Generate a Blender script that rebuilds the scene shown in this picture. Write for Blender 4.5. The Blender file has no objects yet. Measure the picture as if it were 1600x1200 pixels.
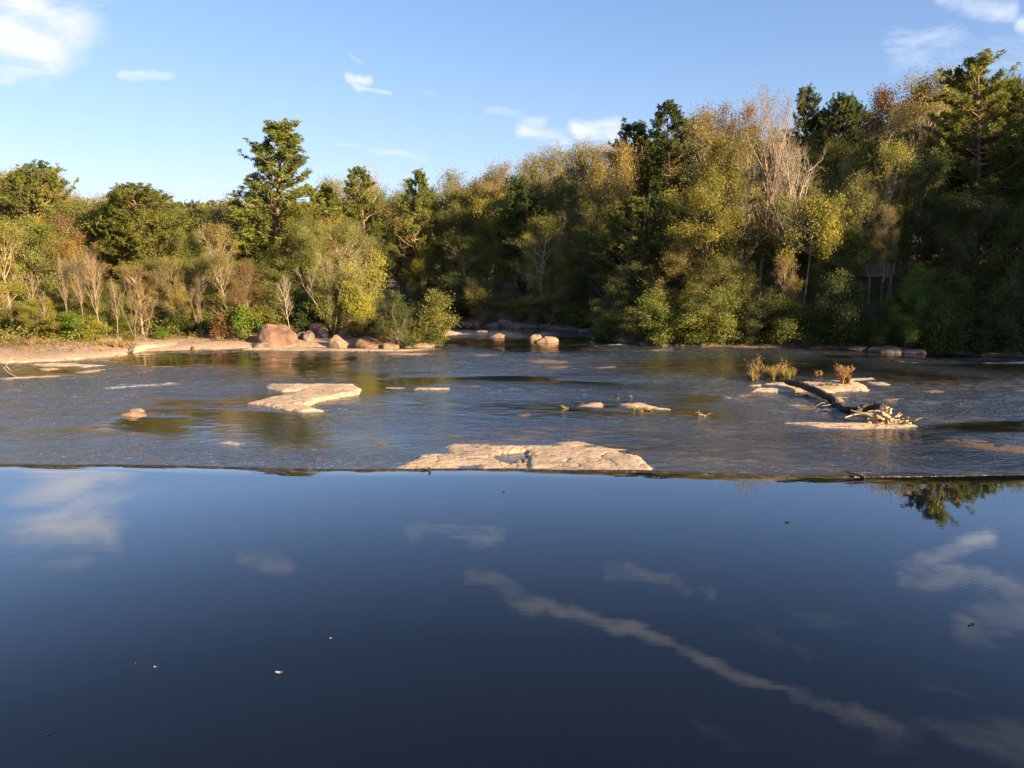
import bpy, math, random
import numpy as np
from mathutils import Vector
random.seed(7)
rng = np.random.default_rng(11)
S = bpy.context.scene
COL = S.collection
R = math.radians
# ------------------------------------------------------------------ camera
F = 1200.0; PITCH = R(9.46); CAMZ = 4.6; ZR = -4.0          # pool level 0, river level -4
cp, sp_ = math.cos(PITCH), math.sin(PITCH)
def ray(px, py):
    u = (px-800)/F; v = (600-py)/F
    return np.array([u, cp+v*sp_, -sp_+v*cp])
def ground(px, py, z=ZR):
    d = ray(px, py); t = (z-CAMZ)/d[2]
    return (d[0]*t, d[1]*t)
def at(px, py, Y):
    d = ray(px, py); t = Y/d[1]
    return (d[0]*t, Y, CAMZ+d[2]*t)
cam = bpy.data.cameras.new('camera'); cam.sensor_width = 36; cam.lens = 36*F/1600
cam.clip_start = 0.1; cam.clip_end = 5000
co = bpy.data.objects.new('camera', cam); COL.objects.link(co)
co.location = (0, 0, CAMZ); co.rotation_euler = (math.pi/2-PITCH, 0, 0)
S.camera = co
# ------------------------------------------------------------------ numpy noise
def _hash(ix, iy, iz, seed):
    h = (ix*374761393 + iy*668265263 + iz*2147483647 + seed*974711) & 0xffffffff
    h = ((h ^ (h >> 13))*1274126177) & 0xffffffff
    return ((h ^ (h >> 16)) & 0xffff)/65535.0
def vnoise(x, y, z=None, seed=0):
    x = np.asarray(x, float); y = np.asarray(y, float)
    z = np.zeros_like(x) if z is None else np.asarray(z, float)
    ix, iy, iz = np.floor(x).astype(np.int64), np.floor(y).astype(np.int64), np.floor(z).astype(np.int64)
    fx, fy, fz = x-ix, y-iy, z-iz
    fx, fy, fz = [f*f*f*(f*(f*6-15)+10) for f in (fx, fy, fz)]
    o = 0
    for dx in (0, 1):
        for dy in (0, 1):
            for dz in (0, 1):
                w = (fx if dx else 1-fx)*(fy if dy else 1-fy)*(fz if dz else 1-fz)
                o = o + w*_hash(ix+dx, iy+dy, iz+dz, seed)
    return o*2-1
def fbm(x, y, z=None, oct=4, seed=0, gain=.5):
    o = 0; a = 1; s = 1; n = 0
    for k in range(oct):
        o = o + a*vnoise(np.asarray(x)*s, np.asarray(y)*s, None if z is None else np.asarray(z)*s, seed+k*17)
        n += a; a *= gain; s *= 2.03
    return o/n
def sstep(a, b, x):
    t = np.clip((x-a)/(b-a), 0, 1); return t*t*(3-2*t)
def sdf(poly, X, Y):
    """signed distance, negative inside"""
    P = np.asarray(poly, float); d = np.full(X.shape, 1e9); ins = np.zeros(X.shape, bool)
    n = len(P)
    for i in range(n):
        a = P[i]; b = P[(i+1) % n]; e = b-a
        wx, wy = X-a[0], Y-a[1]
        t = np.clip((wx*e[0]+wy*e[1])/max(e@e, 1e-9), 0, 1)
        d = np.minimum(d, np.hypot(wx-e[0]*t, wy-e[1]*t))
        c = (a[1] > Y) != (b[1] > Y)
        with np.errstate(divide='ignore', invalid='ignore'):
            xi = a[0]+(Y-a[1])*e[0]/(e[1] if e[1] != 0 else 1e-9)
        ins ^= c & (X < xi)
    return np.where(ins, -d, d)
# ------------------------------------------------------------------ mesh helpers
def make_mesh(name, V, Fc, smooth=False, attrs=None, mat=None):
    """Fc: (n,k) int array or list of faces"""
    me = bpy.data.meshes.new(name)
    V = np.asarray(V, np.float32)
    if isinstance(Fc, np.ndarray):
        n, k = Fc.shape
        me.vertices.add(len(V)); me.vertices.foreach_set('co', V.ravel())
        me.loops.add(n*k); me.loops.foreach_set('vertex_index', Fc.astype(np.int32).ravel())
        me.polygons.add(n)
        me.polygons.foreach_set('loop_start', np.arange(0, n*k, k, dtype=np.int32))
        me.polygons.foreach_set('loop_total', np.full(n, k, np.int32))
    else:
        me.from_pydata([tuple(map(float, v)) for v in V], [], Fc)
    me.update(calc_edges=True)
    me.validate()
    if smooth: me.polygons.foreach_set('use_smooth', np.ones(len(me.polygons), bool))
    if attrs:
        for k_, a in attrs.items():
            at_ = me.attributes.new(k_, 'FLOAT', 'POINT'); at_.data.foreach_set('value', np.asarray(a, np.float32).ravel())
    if mat: me.materials.append(mat)
    return me
def tag(o, label=None, cat=None, group=None, kind=None):
    if label: o['label'] = label
    if cat: o['category'] = cat
    if group: o['group'] = group
    if kind: o['kind'] = kind
    return o
def obj(name, me, parent=None, loc=None):
    o = bpy.data.objects.new(name, me); COL.objects.link(o)
    if parent: o.parent = parent
    if loc is not None: o.location = loc
    return o
def empty(name, loc=(0, 0, 0)):
    o = bpy.data.objects.new(name, None); COL.objects.link(o); o.location = loc; return o
def grid_faces(nx, ny):
    i = np.arange(nx-1)[None, :]; j = np.arange(ny-1)[:, None]
    a = (j*nx+i).ravel()
    return np.stack([a, a+1, a+1+nx, a+nx], 1)
class Tubes:
    def __init__(s): s.V = []; s.F = []; s.n = 0
    def add(s, pts, rad, sides=5, rough=0, seed=0):
        pts = np.asarray(pts, float); m = len(pts); rad = np.asarray(rad, float)*np.ones(m)
        T = np.gradient(pts, axis=0); T /= np.linalg.norm(T, axis=1)[:, None]+1e-9
        ref = np.array([0, 0, 1.]) if abs(T[0][2]) < .8 else np.array([1., 0, 0])
        A = np.cross(T, ref); A /= np.linalg.norm(A, axis=1)[:, None]+1e-9
        B = np.cross(T, A)
        th = np.arange(sides)*2*math.pi/sides
        rr = rad[:, None]*np.ones((m, sides))
        if rough:
            rr = rr*(1+rough*fbm(np.arange(m)[:, None]*.7+seed*9.1, np.cos(th)[None]*1.5+5, np.sin(th)[None]*1.5+np.zeros((m, 1)), oct=2))
        V = pts[:, None, :]+rr[..., None]*(np.cos(th)[None, :, None]*A[:, None, :]+np.sin(th)[None, :, None]*B[:, None, :])
        s.V.append(V.reshape(-1, 3))
        i = np.arange(m-1)[:, None]*sides; j = np.arange(sides)[None, :]; k = (np.arange(sides)+1) % sides
        q = np.stack([i+j, i+k[None], i+sides+k[None], i+sides+j], -1).reshape(-1, 4)+s.n
        s.F.append(q); s.n += m*sides
        # end caps as a fan of quads around a collapsed centre
        for end, off in ((0, 0), (m-1, (m-1)*sides)):
            if rad[end] > .03:
                s.V.append(pts[end][None]); c = s.n; s.n += 1
                base = c-m*sides-(0 if end == 0 else (1 if rad[0] > .03 else 0))
                f = [[base+off+a, base+off+(a+1) % sides, c, c] for a in range(sides)]
                s.caps = getattr(s, 'caps', []); s.caps += [x[:3] for x in f]
    def mesh(s, name, mat, smooth=True):
        V = np.concatenate(s.V); Fq = np.concatenate(s.F)
        caps = getattr(s, 'caps', None)
        if caps: return make_mesh(name, V, [tuple(map(int, f)) for f in Fq]+[tuple(map(int, f)) for f in caps], smooth, mat=mat)
        return make_mesh(name, V, Fq, smooth, mat=mat)
def box(V, Fc, c, s, rz=0):
    n = len(V); ca, sa = math.cos(rz), math.sin(rz)
    for dz in (-1, 1):
        for dx, dy in ((-1, -1), (1, -1), (1, 1), (-1, 1)):
            x, y = dx*s[0]/2, dy*s[1]/2
            V.append((c[0]+x*ca-y*sa, c[1]+x*sa+y*ca, c[2]+dz*s[2]/2))
    Fc += [(n+3, n+2, n+1, n), (n+4, n+5, n+6, n+7)]+[(n+i, n+(i+1) % 4, n+4+(i+1) % 4, n+4+i) for i in range(4)]
# ------------------------------------------------------------------ material helpers
def mat(name):
    m = bpy.data.materials.new(name); m.use_nodes = True
    nt = m.node_tree; return m, nt, nt.nodes['Principled BSDF'], nt.nodes['Material Output']
def N(nt, t, **kw):
    n = nt.nodes.new(t)
    for k, v in kw.items():
        if k.startswith('i_'):
            key = k[2:]; key = int(key) if key.isdigit() else key.replace('_', ' ')
            n.inputs[key].default_value = v
        else: setattr(n, k, v)
    return n
def L(nt, a, b): nt.links.new(a, b)
def ramp(nt, fac, stops, interp='LINEAR'):
    r = nt.nodes.new('ShaderNodeValToRGB'); r.color_ramp.interpolation = interp
    e = r.color_ramp.elements
    while len(e) < len(stops): e.new(.5)
    for el, (p, c) in zip(e, stops):
        el.position = p; el.color = (*c, 1) if len(c) == 3 else c
    L(nt, fac, r.inputs[0]); return r.outputs[0]
def math_(nt, op, a, b=None, c=None, clamp=False):
    n = nt.nodes.new('ShaderNodeMath'); n.operation = op; n.use_clamp = clamp
    for i, v in enumerate((a, b, c)):
        if v is None: continue
        if isinstance(v, (int, float)): n.inputs[i].default_value = v
        else: L(nt, v, n.inputs[i])
    return n.outputs[0]
def mixc(nt, fac, a, b, mode='MIX'):
    n = nt.nodes.new('ShaderNodeMix'); n.data_type = 'RGBA'; n.blend_type = mode
    for idx, v in ((0, fac), (6, a), (7, b)):
        if isinstance(v, (int, float)): n.inputs[idx].default_value = v
        elif isinstance(v, tuple): n.inputs[idx].default_value = (*v, 1)
        else: L(nt, v, n.inputs[idx])
    return n.outputs[2]
def noise(nt, vec, scale, detail=4, rough=.55, dist=0, out=0):
    n = N(nt, 'ShaderNodeTexNoise'); n.inputs['Scale'].default_value = scale; n.inputs['Detail'].default_value = detail
    n.inputs['Roughness'].default_value = rough; n.inputs['Distortion'].default_value = dist
    L(nt, vec, n.inputs['Vector']); return n.outputs[out]
def worldpos(nt): return N(nt, 'ShaderNodeNewGeometry').outputs['Position']
def scalev(nt, v, s):
    n = N(nt, 'ShaderNodeMapping'); n.inputs['Scale'].default_value = s; L(nt, v, n.inputs['Vector']); return n.outputs[0]
def bump(nt, h, strength, dist, normal=None):
    b = N(nt, 'ShaderNodeBump'); b.inputs['Strength'].default_value = strength; b.inputs['Distance'].default_value = dist
    L(nt, h, b.inputs['Height'])
    if normal is not None: L(nt, normal, b.inputs['Normal'])
    return b.outputs[0]
def leaf_mat(name, cols, rough=.6, trans=.38, var=.22):
    m, nt, p, out = mat(name)
    a = N(nt, 'ShaderNodeAttribute', attribute_name='tint').outputs['Fac']
    oi = N(nt, 'ShaderNodeObjectInfo').outputs['Random']
    k = len(cols)
    c = ramp(nt, a, [(i/(k-1) if k > 1 else 0, cols[i]) for i in range(k)])
    h = N(nt, 'ShaderNodeHueSaturation'); L(nt, c, h.inputs['Color'])
    L(nt, math_(nt, 'MULTIPLY_ADD', oi, .022, .489), h.inputs['Hue'])
    L(nt, math_(nt, 'MULTIPLY_ADD', oi, var, 1-var/2), h.inputs['Value'])
    L(nt, h.outputs[0], p.inputs['Base Color']); p.inputs['Roughness'].default_value = rough
    p.inputs['Specular IOR Level'].default_value = .25
    t = N(nt, 'ShaderNodeBsdfTranslucent'); L(nt, h.outputs[0], t.inputs['Color'])
    mx = N(nt, 'ShaderNodeMixShader'); mx.inputs[0].default_value = trans
    L(nt, p.outputs[0], mx.inputs[1]); L(nt, t.outputs[0], mx.inputs[2]); L(nt, mx.outputs[0], out.inputs['Surface'])
    return m
LM = {
 'pine':   leaf_mat('pine_needles', [(.08, .11, .022), (.20, .215, .038), (.33, .30, .055)]),
 'pinedk': leaf_mat('dark_pine_needles', [(.045, .072, .022), (.10, .13, .028), (.19, .19, .04)]),
 'olive':  leaf_mat('olive_leaves', [(.10, .12, .024), (.20, .21, .040), (.31, .28, .06)]),
 'green':  leaf_mat('green_leaves', [(.07, .10, .020), (.14, .165, .030), (.22, .22, .04)]),
 'fresh':  leaf_mat('fresh_green_leaves', [(.09, .15, .018), (.17, .24, .025), (.26, .30, .04)]),
 'yellow': leaf_mat('yellow_green_leaves', [(.18, .18, .03), (.31, .28, .045), (.42, .35, .06)]),
 'gold':   leaf_mat('golden_leaves', [(.25, .17, .035), (.37, .25, .05), (.40, .29, .07)], var=.15),
 'rust':   leaf_mat('rust_leaves', [(.20, .11, .045), (.29, .16, .065), (.30, .21, .08)], var=.15),
 'tan':    leaf_mat('tan_leaves', [(.22, .165, .05), (.34, .25, .075), (.33, .28, .065)]),
 'dark':   leaf_mat('dark_leaves', [(.045, .062, .018), (.095, .115, .028), (.16, .16, .038)]),
 'greyg':  leaf_mat('grey_green_leaves', [(.13, .13, .036), (.22, .21, .055), (.32, .27, .07)]),
}
def bark_mat(name, c1, c2, scale=6):
    m, nt, p, out = mat(name); tc = N(nt, 'ShaderNodeTexCoord').outputs['Object']
    v = scalev(nt, tc, (1, 1, .25)); n = noise(nt, v, scale, 5)
    L(nt, ramp(nt, n, [(.3, c1), (.7, c2)]), p.inputs['Base Color']); p.inputs['Roughness'].default_value = .85
    L(nt, bump(nt, n, .6, .05), p.inputs['Normal']); return m
BM = {'pine': bark_mat('pine_bark', (.12, .065, .04), (.30, .18, .11)),
      'oak': bark_mat('oak_bark', (.10, .075, .05), (.24, .19, .14)),
      'pale': bark_mat('pale_bark', (.26, .20, .14), (.46, .37, .27)),
      'tan': bark_mat('tan_bark', (.22, .15, .09), (.40, .29, .18))}
# ------------------------------------------------------------------ tree templates
def unit(v): v = np.asarray(v, float); return v/(np.linalg.norm(v)+1e-9)
def leaf_quads(C, Nn, L_, W_, r):
    """rhombic leaves: centres C, preferred normals Nn"""
    n = len(C)
    t = r.normal(size=(n, 3)); t -= (t*Nn).sum(1)[:, None]*Nn; t /= np.linalg.norm(t, axis=1)[:, None]+1e-9
    b = np.cross(Nn, t)
    s = (r.uniform(.6, 1.4, n))[:, None]
    V = np.stack([C-t*L_*s, C+b*W_*s, C+t*L_*s, C-b*W_*s], 1).reshape(-1, 3)
    Fc = np.arange(4*n).reshape(n, 4)
    return V, Fc
def leaf_mesh(name, C, Nn, L_, W_, r, m, tint=None):
    V, Fc = leaf_quads(C, Nn, L_, W_, r)
    if tint is None:
        tint = .5+.5*fbm(C[:, 0]*.6, C[:, 1]*.6, C[:, 2]*.6, oct=2, seed=3)*1.3+r.normal(size=len(C))*.17
    tint = np.repeat(np.clip(tint, 0, 1), 4)
    return make_mesh(name, V, Fc, False, {'tint': tint}, m)
def curve(p0, d, Ln, k, bend, r, wob=.08):
    pts = [np.array(p0, float)]; d = unit(d)
    for i in range(k):
        d = unit(d+np.array([0, 0, bend/k])+r.normal(size=3)*wob)
        pts.append(pts[-1]+d*Ln/k)
    return np.array(pts)
def perp_dir(d, ang, az):
    d = unit(d); ref = np.array([0, 0, 1.]) if abs(d[2]) < .9 else np.array([1., 0, 0])
    a = unit(np.cross(d, ref)); b = np.cross(d, a)
    return unit(d*math.cos(ang)+(a*math.cos(az)+b*math.sin(az))*math.sin(ang))
TPL = {}
def deciduous(key, seed, H=14, W=9, t0=.22, n1=20, nleaf=11000, leaf=(.11, .065), clump=.38, up=(15, 65), leafm='olive', bark='oak', levels=3, lean=.03, bare_in=.0, stems=1, dens_lo=.25):
    r = np.random.default_rng(seed); tb = Tubes(); anchors = []; adirs = []
    for st in range(stems):
        base = np.zeros(3) if stems == 1 else np.array([r.normal()*.25, r.normal()*.25, 0])
        dd = np.array([r.normal()*lean, r.normal()*lean, 1]) if stems == 1 else np.array([r.normal()*.28, r.normal()*.28, 1])
        Hs = H*(1 if stems == 1 else r.uniform(.6, 1))
        tr = curve(base, dd, Hs*.9, 12, .1, r, .05)
        r0 = H*(.016 if nleaf > 1000 else .012)/(stems**.5)
        tb.add(tr, np.linspace(r0, r0*.15, 13)*np.r_[1.35, np.ones(12)], 7)
        nn = max(3, n1//stems)
        for i in range(nn):
            t = t0+(1-t0)*((i+.5)/nn)**.9*.97
            k = t*12; k0 = int(k); p = tr[k0]+(tr[min(k0+1, 12)]-tr[k0])*(k-k0)
            az = i*2.4+r.normal()*.4+st
            u = (t-t0)/(1-t0)
            env = math.sqrt(max(.03, 1-((u-.38)/.68)**2))
            L1 = W*.5*env*r.uniform(.75, 1.15)/max(.45, math.cos(R(up[0]+(up[1]-up[0])*u)))*.85/(stems**.25)
            L1 = min(L1, Hs*.5)
            el = R(up[0]+(up[1]-up[0])*u+r.normal()*6)
            d = np.array([math.cos(az)*math.cos(el), math.sin(az)*math.cos(el), math.sin(el)])
            b1 = curve(p, d, L1, 6, .35, r, .09)
            rr = max(.02, r0*.42*(L1/(W*.5))**.8*(1-.4*u))
            tb.add(b1, np.linspace(rr, rr*.25, 7), 5)
            n2 = 6 if levels >= 3 else 4
            for j in range(n2):
                s = .25+.72*(j+r.uniform(0, .8))/n2; k = s*6; k0 = int(k); q = b1[k0]+(b1[min(k0+1, 6)]-b1[k0])*(k-k0)
                d1 = b1[min(k0+1, 6)]-b1[k0]
                d2 = perp_dir(d1, R(r.uniform(25, 55)), r.uniform(0, 6.28)); d2[2] += .15
                L2 = L1*.5*(1.1-.6*s)*r.uniform(.7, 1.2)+.25
                b2 = curve(q, d2, L2, 4, .3, r, .12)
                tb.add(b2, np.linspace(rr*.38, .008, 5), 4)
                n3 = 4
                for k3 in range(n3):
                    s3 = .3+.7*(k3+r.uniform(0, .8))/n3; k = s3*4; kk = int(min(k, 3)); q3 = b2[kk]+(b2[kk+1]-b2[kk])*min(1, k-kk)
                    d3 = perp_dir(b2[kk+1]-b2[kk], R(r.uniform(20, 60)), r.uniform(0, 6.28))
                    L3 = L2*.45*r.uniform(.6, 1.2)+.15
                    b3 = curve(q3, d3, L3, 3, .2, r, .15)
                    tb.add(b3, np.linspace(.013, .005, 4)*(H/12), 3)
                    anchors.append(b3); adirs.append(unit(q3-np.array([0, 0, H*.5])))
                    if levels >= 4:
                        for k4 in range(4):
                            q4 = b3[r.integers(1, 4)]
                            b4 = curve(q4, perp_dir(b3[-1]-b3[0], R(r.uniform(20, 50)), r.uniform(0, 6.28)), L3*.7*r.uniform(.6, 1.3), 2, .2, r, .15)
                            tb.add(b4, [.009, .006, .003], 3); anchors.append(np.vstack([b4, b4[-1:]]))
    tm = tb.mesh(key+'_trunk', BM[bark])
    cm = None
    if nleaf:
        A = np.array(anchors); na = len(A)
        # leave some twigs thin so that gaps show
        w = np.clip(.5+1.0*fbm(A[:, 1, 0]*.55+seed, A[:, 1, 1]*.55, A[:, 1, 2]*.55, oct=2, seed=seed), dens_lo*.2, 1.5)**1.5
        idx = r.choice(na, nleaf, p=w/w.sum())
        tt = r.uniform(0, 3, nleaf); k0 = np.minimum(tt.astype(int), 2); f = (tt-k0)[:, None]
        C = A[idx, k0]*(1-f)+A[idx, k0+1]*f+r.normal(size=(nleaf, 3))*clump*np.array([1, 1, .7])
        ctr = A.reshape(-1, 3).mean(0)
        o = C-ctr; o /= np.linalg.norm(o, axis=1)[:, None]+1e-9
        Nn = o*.55+np.array([0, 0, .35])+r.normal(size=(nleaf, 3))*.75; Nn /= np.linalg.norm(Nn, axis=1)[:, None]
        cm = leaf_mesh(key+'_crown', C, Nn, leaf[0], leaf[1], r, LM[leafm])
    TPL[key] = finish(tm, cm)
def finish(tm, cm):
    best = cm or tm
    V = np.empty(len(best.vertices)*3, np.float32); best.vertices.foreach_get('co', V); V = V.reshape(-1, 3)
    W = 2*np.percentile(np.hypot(V[:, 0], V[:, 1]), 96); H = np.percentile(V[:, 2], 99.8)
    return (tm, cm, float(H), float(W))
def pine(key, seed, H=24, W=9, t0=.35, n1=40, ntuft=900, per=20, conic=.5, leafm='pine'):
    r = np.random.default_rng(seed); tb = Tubes()
    tr = curve((0, 0, 0), (r.normal()*.02, r.normal()*.02, 1), H*.98, 16, .05, r, .022)
    r0 = H*.0135
    tb.add(tr, np.linspace(r0, r0*.18, 17)*np.r_[1.25, np.ones(16)], 8)
    tips = []
    def tp(t):
        k = min(t*16, 15.999); k0 = int(k); return tr[k0]+(tr[k0+1]-tr[k0])*(k-k0)
    for i in range(6):       # dead snags low on the trunk
        t = r.uniform(t0*.5, t0); az = r.uniform(0, 6.28)
        b = curve(tp(t), (math.cos(az), math.sin(az), .1), r.uniform(.6, 2.0), 3, 0, r, .15); tb.add(b, np.linspace(.05, .015, 4), 4)
    for i in range(n1):
        u = (i+.5)/n1; t = t0+(1-t0)*u*.985; az = i*2.4+r.normal()*.5
        env = (1-u)**conic*(1-.35*math.exp(-(u/.12)**2)) if conic < 1.2 else (1-u)
        L1 = W*.5*max(.26, env)*r.uniform(.74, 1.06)
        el = R(-4+50*u**1.6+r.normal()*9)
        b1 = curve(tp(t), (math.cos(az)*math.cos(el), math.sin(az)*math.cos(el), math.sin(el)), L1, 6, .4, r, .12)
        rr = .025+.02*L1
        tb.add(b1, np.linspace(rr, rr*.3, 7), 5)
        n2 = int(4+L1*1.3)
        for j in range(n2):
            s = .35+.65*(j+r.uniform(0, 1))/n2; k = s*6; k0 = min(int(k), 5); q = b1[k0]+(b1[k0+1]-b1[k0])*(k-k0)
            d2 = perp_dir(b1[k0+1]-b1[k0], R(r.uniform(25, 65)), r.uniform(0, 6.28)); d2[2] = abs(d2[2])*.6+.1
            L2 = r.uniform(.4, 1.3)*(.5+.2*L1)
            b2 = curve(q, d2, L2, 3, .5, r, .15); tb.add(b2, [.03, .022, .015, .008], 4)
            tips += [b2[-1], b2[2]]
            for k2 in range(2):
                b3 = curve(b2[r.integers(1, 4)], perp_dir(b2[-1]-b2[0], R(40), r.uniform(0, 6.28))+np.array([0, 0, .3]), r.uniform(.2, .6), 2, .4, r, .1)
                tb.add(b3, [.015, .01, .006], 3); tips.append(b3[-1])
        tips.append(b1[-1])
    tips.append(tr[-1])
    tips = np.array(tips)
    if len(tips) > ntuft: tips = tips[r.choice(len(tips), ntuft, replace=False)]
    m = len(tips)
    dirs = r.normal(size=(m, per, 3)); dirs[..., 2] = dirs[..., 2]*.8+.25; dirs /= np.linalg.norm(dirs, axis=2)[..., None]
    ln = r.uniform(.16, .42, (m, per, 1))*(H/22)**.5
    P0 = tips[:, None, :]+dirs*.03; P1 = tips[:, None, :]+dirs*ln
    side = np.cross(dirs, r.normal(size=(m, per, 3))); side /= np.linalg.norm(side, axis=2)[..., None]
    wd = .045
    mid = (P0+P1)/2
    V = np.stack([P0, mid+side*wd, P1, mid-side*wd], 2).reshape(-1, 3)
    tt = np.clip(.45+.55*fbm(tips[:, 0]*.5, tips[:, 1]*.5, tips[:, 2]*.5, oct=2, seed=seed)+r.normal(size=m)*.14, 0, 1)
    cm = make_mesh(key+'_crown', V, np.arange(len(V)).reshape(-1, 4), False, {'tint': np.repeat(tt, per*4)}, LM[leafm])
    TPL[key] = finish(tb.mesh(key+'_trunk', BM['pine']), cm)
pine('pineA', 1, H=25, W=11, t0=.22, n1=84, ntuft=3600, per=24, conic=.42)
pine('pineB', 2, H=20, W=11, t0=.36, n1=60, ntuft=2600, per=24, conic=.32)
pine('pineC', 3, H=23, W=8.5, t0=.42, n1=50, ntuft=1700, per=24, conic=.36)
pine('pineD', 4, H=24, W=12, t0=.24, n1=76, ntuft=3400, per=24, conic=.36)
pine('pineE', 5, H=18, W=9, t0=.30, n1=54, ntuft=2000, per=24, conic=.34)
BL = (.088, .055)
deciduous('oakA', 11, W=11, n1=26, nleaf=30000, leaf=BL, clump=.5, t0=.15, up=(5, 55)); deciduous('oakB', 12, H=15, W=12, n1=28, nleaf=38000, leaf=BL, clump=.5, t0=.18, up=(8, 55))
deciduous('oakC', 13, H=12, W=10, n1=26, t0=.12, nleaf=28000, leaf=BL, clump=.5, up=(5, 55))
deciduous('oakD', 14, H=16, W=9.5, n1=26, t0=.18, nleaf=30000, leaf=BL, up=(15, 65), clump=.5)
deciduous('airyA', 21, H=15, W=9, n1=24, nleaf=17000, leaf=(.085, .05), clump=.42, up=(20, 65), bark='pale')
deciduous('airyB', 22, H=14, W=10, n1=24, nleaf=15000, leaf=(.085, .05), clump=.42, up=(15, 60), bark='oak')
deciduous('airyC', 23, H=16, W=7.5, n1=24, nleaf=14000, leaf=(.085, .05), clump=.4, up=(30, 70), bark='tan', t0=.15)
deciduous('umbrella', 24, H=10, W=10, t0=.72, n1=18, nleaf=12000, leaf=BL, up=(5, 30), clump=.35)
deciduous('bareA', 31, H=18, W=12, t0=.25, n1=20, nleaf=5000, leaf=(.06, .04), up=(45, 76), bark='pale', levels=4)
deciduous('bareB', 32, H=14, W=6, t0=.32, n1=18, nleaf=300, leaf=(.06, .04), up=(55, 80), bark='pale', levels=4)
deciduous('bareC', 33, H=11, W=4.2, t0=.34, n1=15, nleaf=0, up=(52, 78), bark='pale', levels=3)
deciduous('bareD', 34, H=10, W=4.6, t0=.2, n1=18, nleaf=0, up=(30, 70), bark='pale', levels=3, stems=3)
deciduous('shrubA', 41, H=3.2, W=3.6, t0=.08, n1=22, nleaf=6500, leaf=(.09, .055), clump=.24, stems=4, up=(10, 55))
deciduous('shrubB', 42, H=4.5, W=4.2, t0=.06, n1=24, nleaf=7500, leaf=(.09, .055), clump=.28, stems=4, up=(15, 65))
deciduous('willow', 43, H=8, W=7, t0=.03, n1=40, nleaf=24000, leaf=(.11, .04), clump=.38, stems=4, up=(5, 65), bark='pale')
deciduous('thicket', 44, H=6, W=7, t0=.04, n1=34, nleaf=24000, leaf=(.085, .055), clump=.42, stems=3, up=(0, 55))
# ------------------------------------------------------------------ shorelines
g = ground
left_shore = [g(0, 566), g(100, 565), g(185, 556), g(210, 549), g(300, 548), g(380, 545), g(450, 543), g(540, 544), g(620, 546), g(672, 541), g(645, 533), g(700, 521), g(668, 511), g(600, 503)]
far_shore = [g(600, 496), g(690, 499), g(760, 507), g(850, 510), g(925, 515), g(940, 528), g(1000, 539), g(1100, 542), g(1250, 543), g(1400, 549), g(1600, 557)]
RIVER = [(-60, 17), (-62, 30), (-58, 45)]+left_shore+[(-25, 106), (-55, 112), (-95, 125), (-160, 140), (-160, 168), (-95, 148), (-55, 130), (-30, 119)]+far_shore+[(47, 57), (56, 50), (66, 42), (74, 30), (74, 17)]
POOL = [(-60, -60), (-60, 17.2), (74, 17.2), (74, -60)]
shoreF = np.array([(p[0]/p[1]*F*1.0, p[1]) for p in far_shore])
def shoreY(px):
    if px < 690:
        xs = [p for p in left_shore[:10]]
        arr = sorted([(800+F*p[0]/(p[1]*cp+ (CAMZ-ZR)*sp_), p[1]) for p in xs])
    else:
        arr = sorted([(800+F*p[0]/(p[1]*cp+(CAMZ-ZR)*sp_), p[1]) for p in far_shore])
    return float(np.interp(px, [a[0] for a in arr], [a[1] for a in arr]))
def hgt(X, Y):
    X = np.asarray(X, float); Y = np.asarray(Y, float)
    dr = sdf(RIVER, X, Y); dp = sdf(POOL, X, Y)
    d = np.minimum(dr, dp)
    lvl = ZR*sstep(10, 24, Y)
    slope = .06+.28*sstep(-10, 35, X)+.10*sstep(-15, 10, X)
    slope = np.where(Y < 45, .3, slope)
    cap = 1.6+2.8*sstep(-30, 10, X)+8.5*sstep(0, 60, X)+.02*np.clip(X-60, 0, 200)
    inland = np.clip(d, 0, None)
    rise = .35*sstep(0, 1.2, inland)+cap*(1-np.exp(-slope*np.clip(inland-1, 0, None)/cap))
    far = sstep(170, 520, Y)*30
    n = fbm(X*.12, Y*.12, oct=4, seed=5)*.45*sstep(0, 8, inland)+fbm(X*.6, Y*.6, oct=3, seed=8)*.12
    z = lvl+rise+far+n-.05
    bedr = ZR-.7+.1*fbm(X*.3, Y*.3, seed=4); bedp = -1.6
    z = np.where(dr < 0, np.maximum(bedr, ZR-.05-np.clip(-dr, 0, 1)*.7), z)
    z = np.where((dp < 0) & (Y < 16.6), np.maximum(bedp, -.05+dp*.8), z)
    z = np.where((dp < 0) & (Y >= 16.6), np.minimum(z, -4.6), z)
    return z
def axis(lo, hi, a, b, st, grow=1.25):
    xs = list(np.arange(a, b+.01, st)); s = st
    while xs[-1] < hi: s *= grow; xs.append(xs[-1]+s)
    s = st; pre = []
    x = a
    while x > lo: s *= grow; x -= s; pre.append(x)
    return np.array(pre[::-1]+xs)
# ground material
m, nt, p, out = mat('forest_floor'); wp = worldpos(nt)
n1 = noise(nt, wp, .35, 6); n2 = noise(nt, wp, 3, 6)
c = ramp(nt, n2, [(.3, (.08, .055, .028)), (.55, (.20, .135, .07)), (.75, (.32, .22, .12))])
c2 = ramp(nt, n2, [(.3, (.30, .19, .12)), (.6, (.46, .31, .20)), (.8, (.52, .37, .25))])
shore = N(nt, 'ShaderNodeAttribute', attribute_name='shore').outputs['Fac']
L(nt, mixc(nt, shore, c, c2), p.inputs['Base Color']); p.inputs['Roughness'].default_value = .9
L(nt, bump(nt, noise(nt, wp, 5, 8), .7, .15), p.inputs['Normal']); GM = m
xs = axis(-900, 900, -85, 95, .75); ys = axis(-120, 1500, -20, 150, .75)
GX, GY = np.meshgrid(xs, ys); GZ = hgt(GX, GY)
dr = sdf(RIVER, GX, GY)
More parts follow.
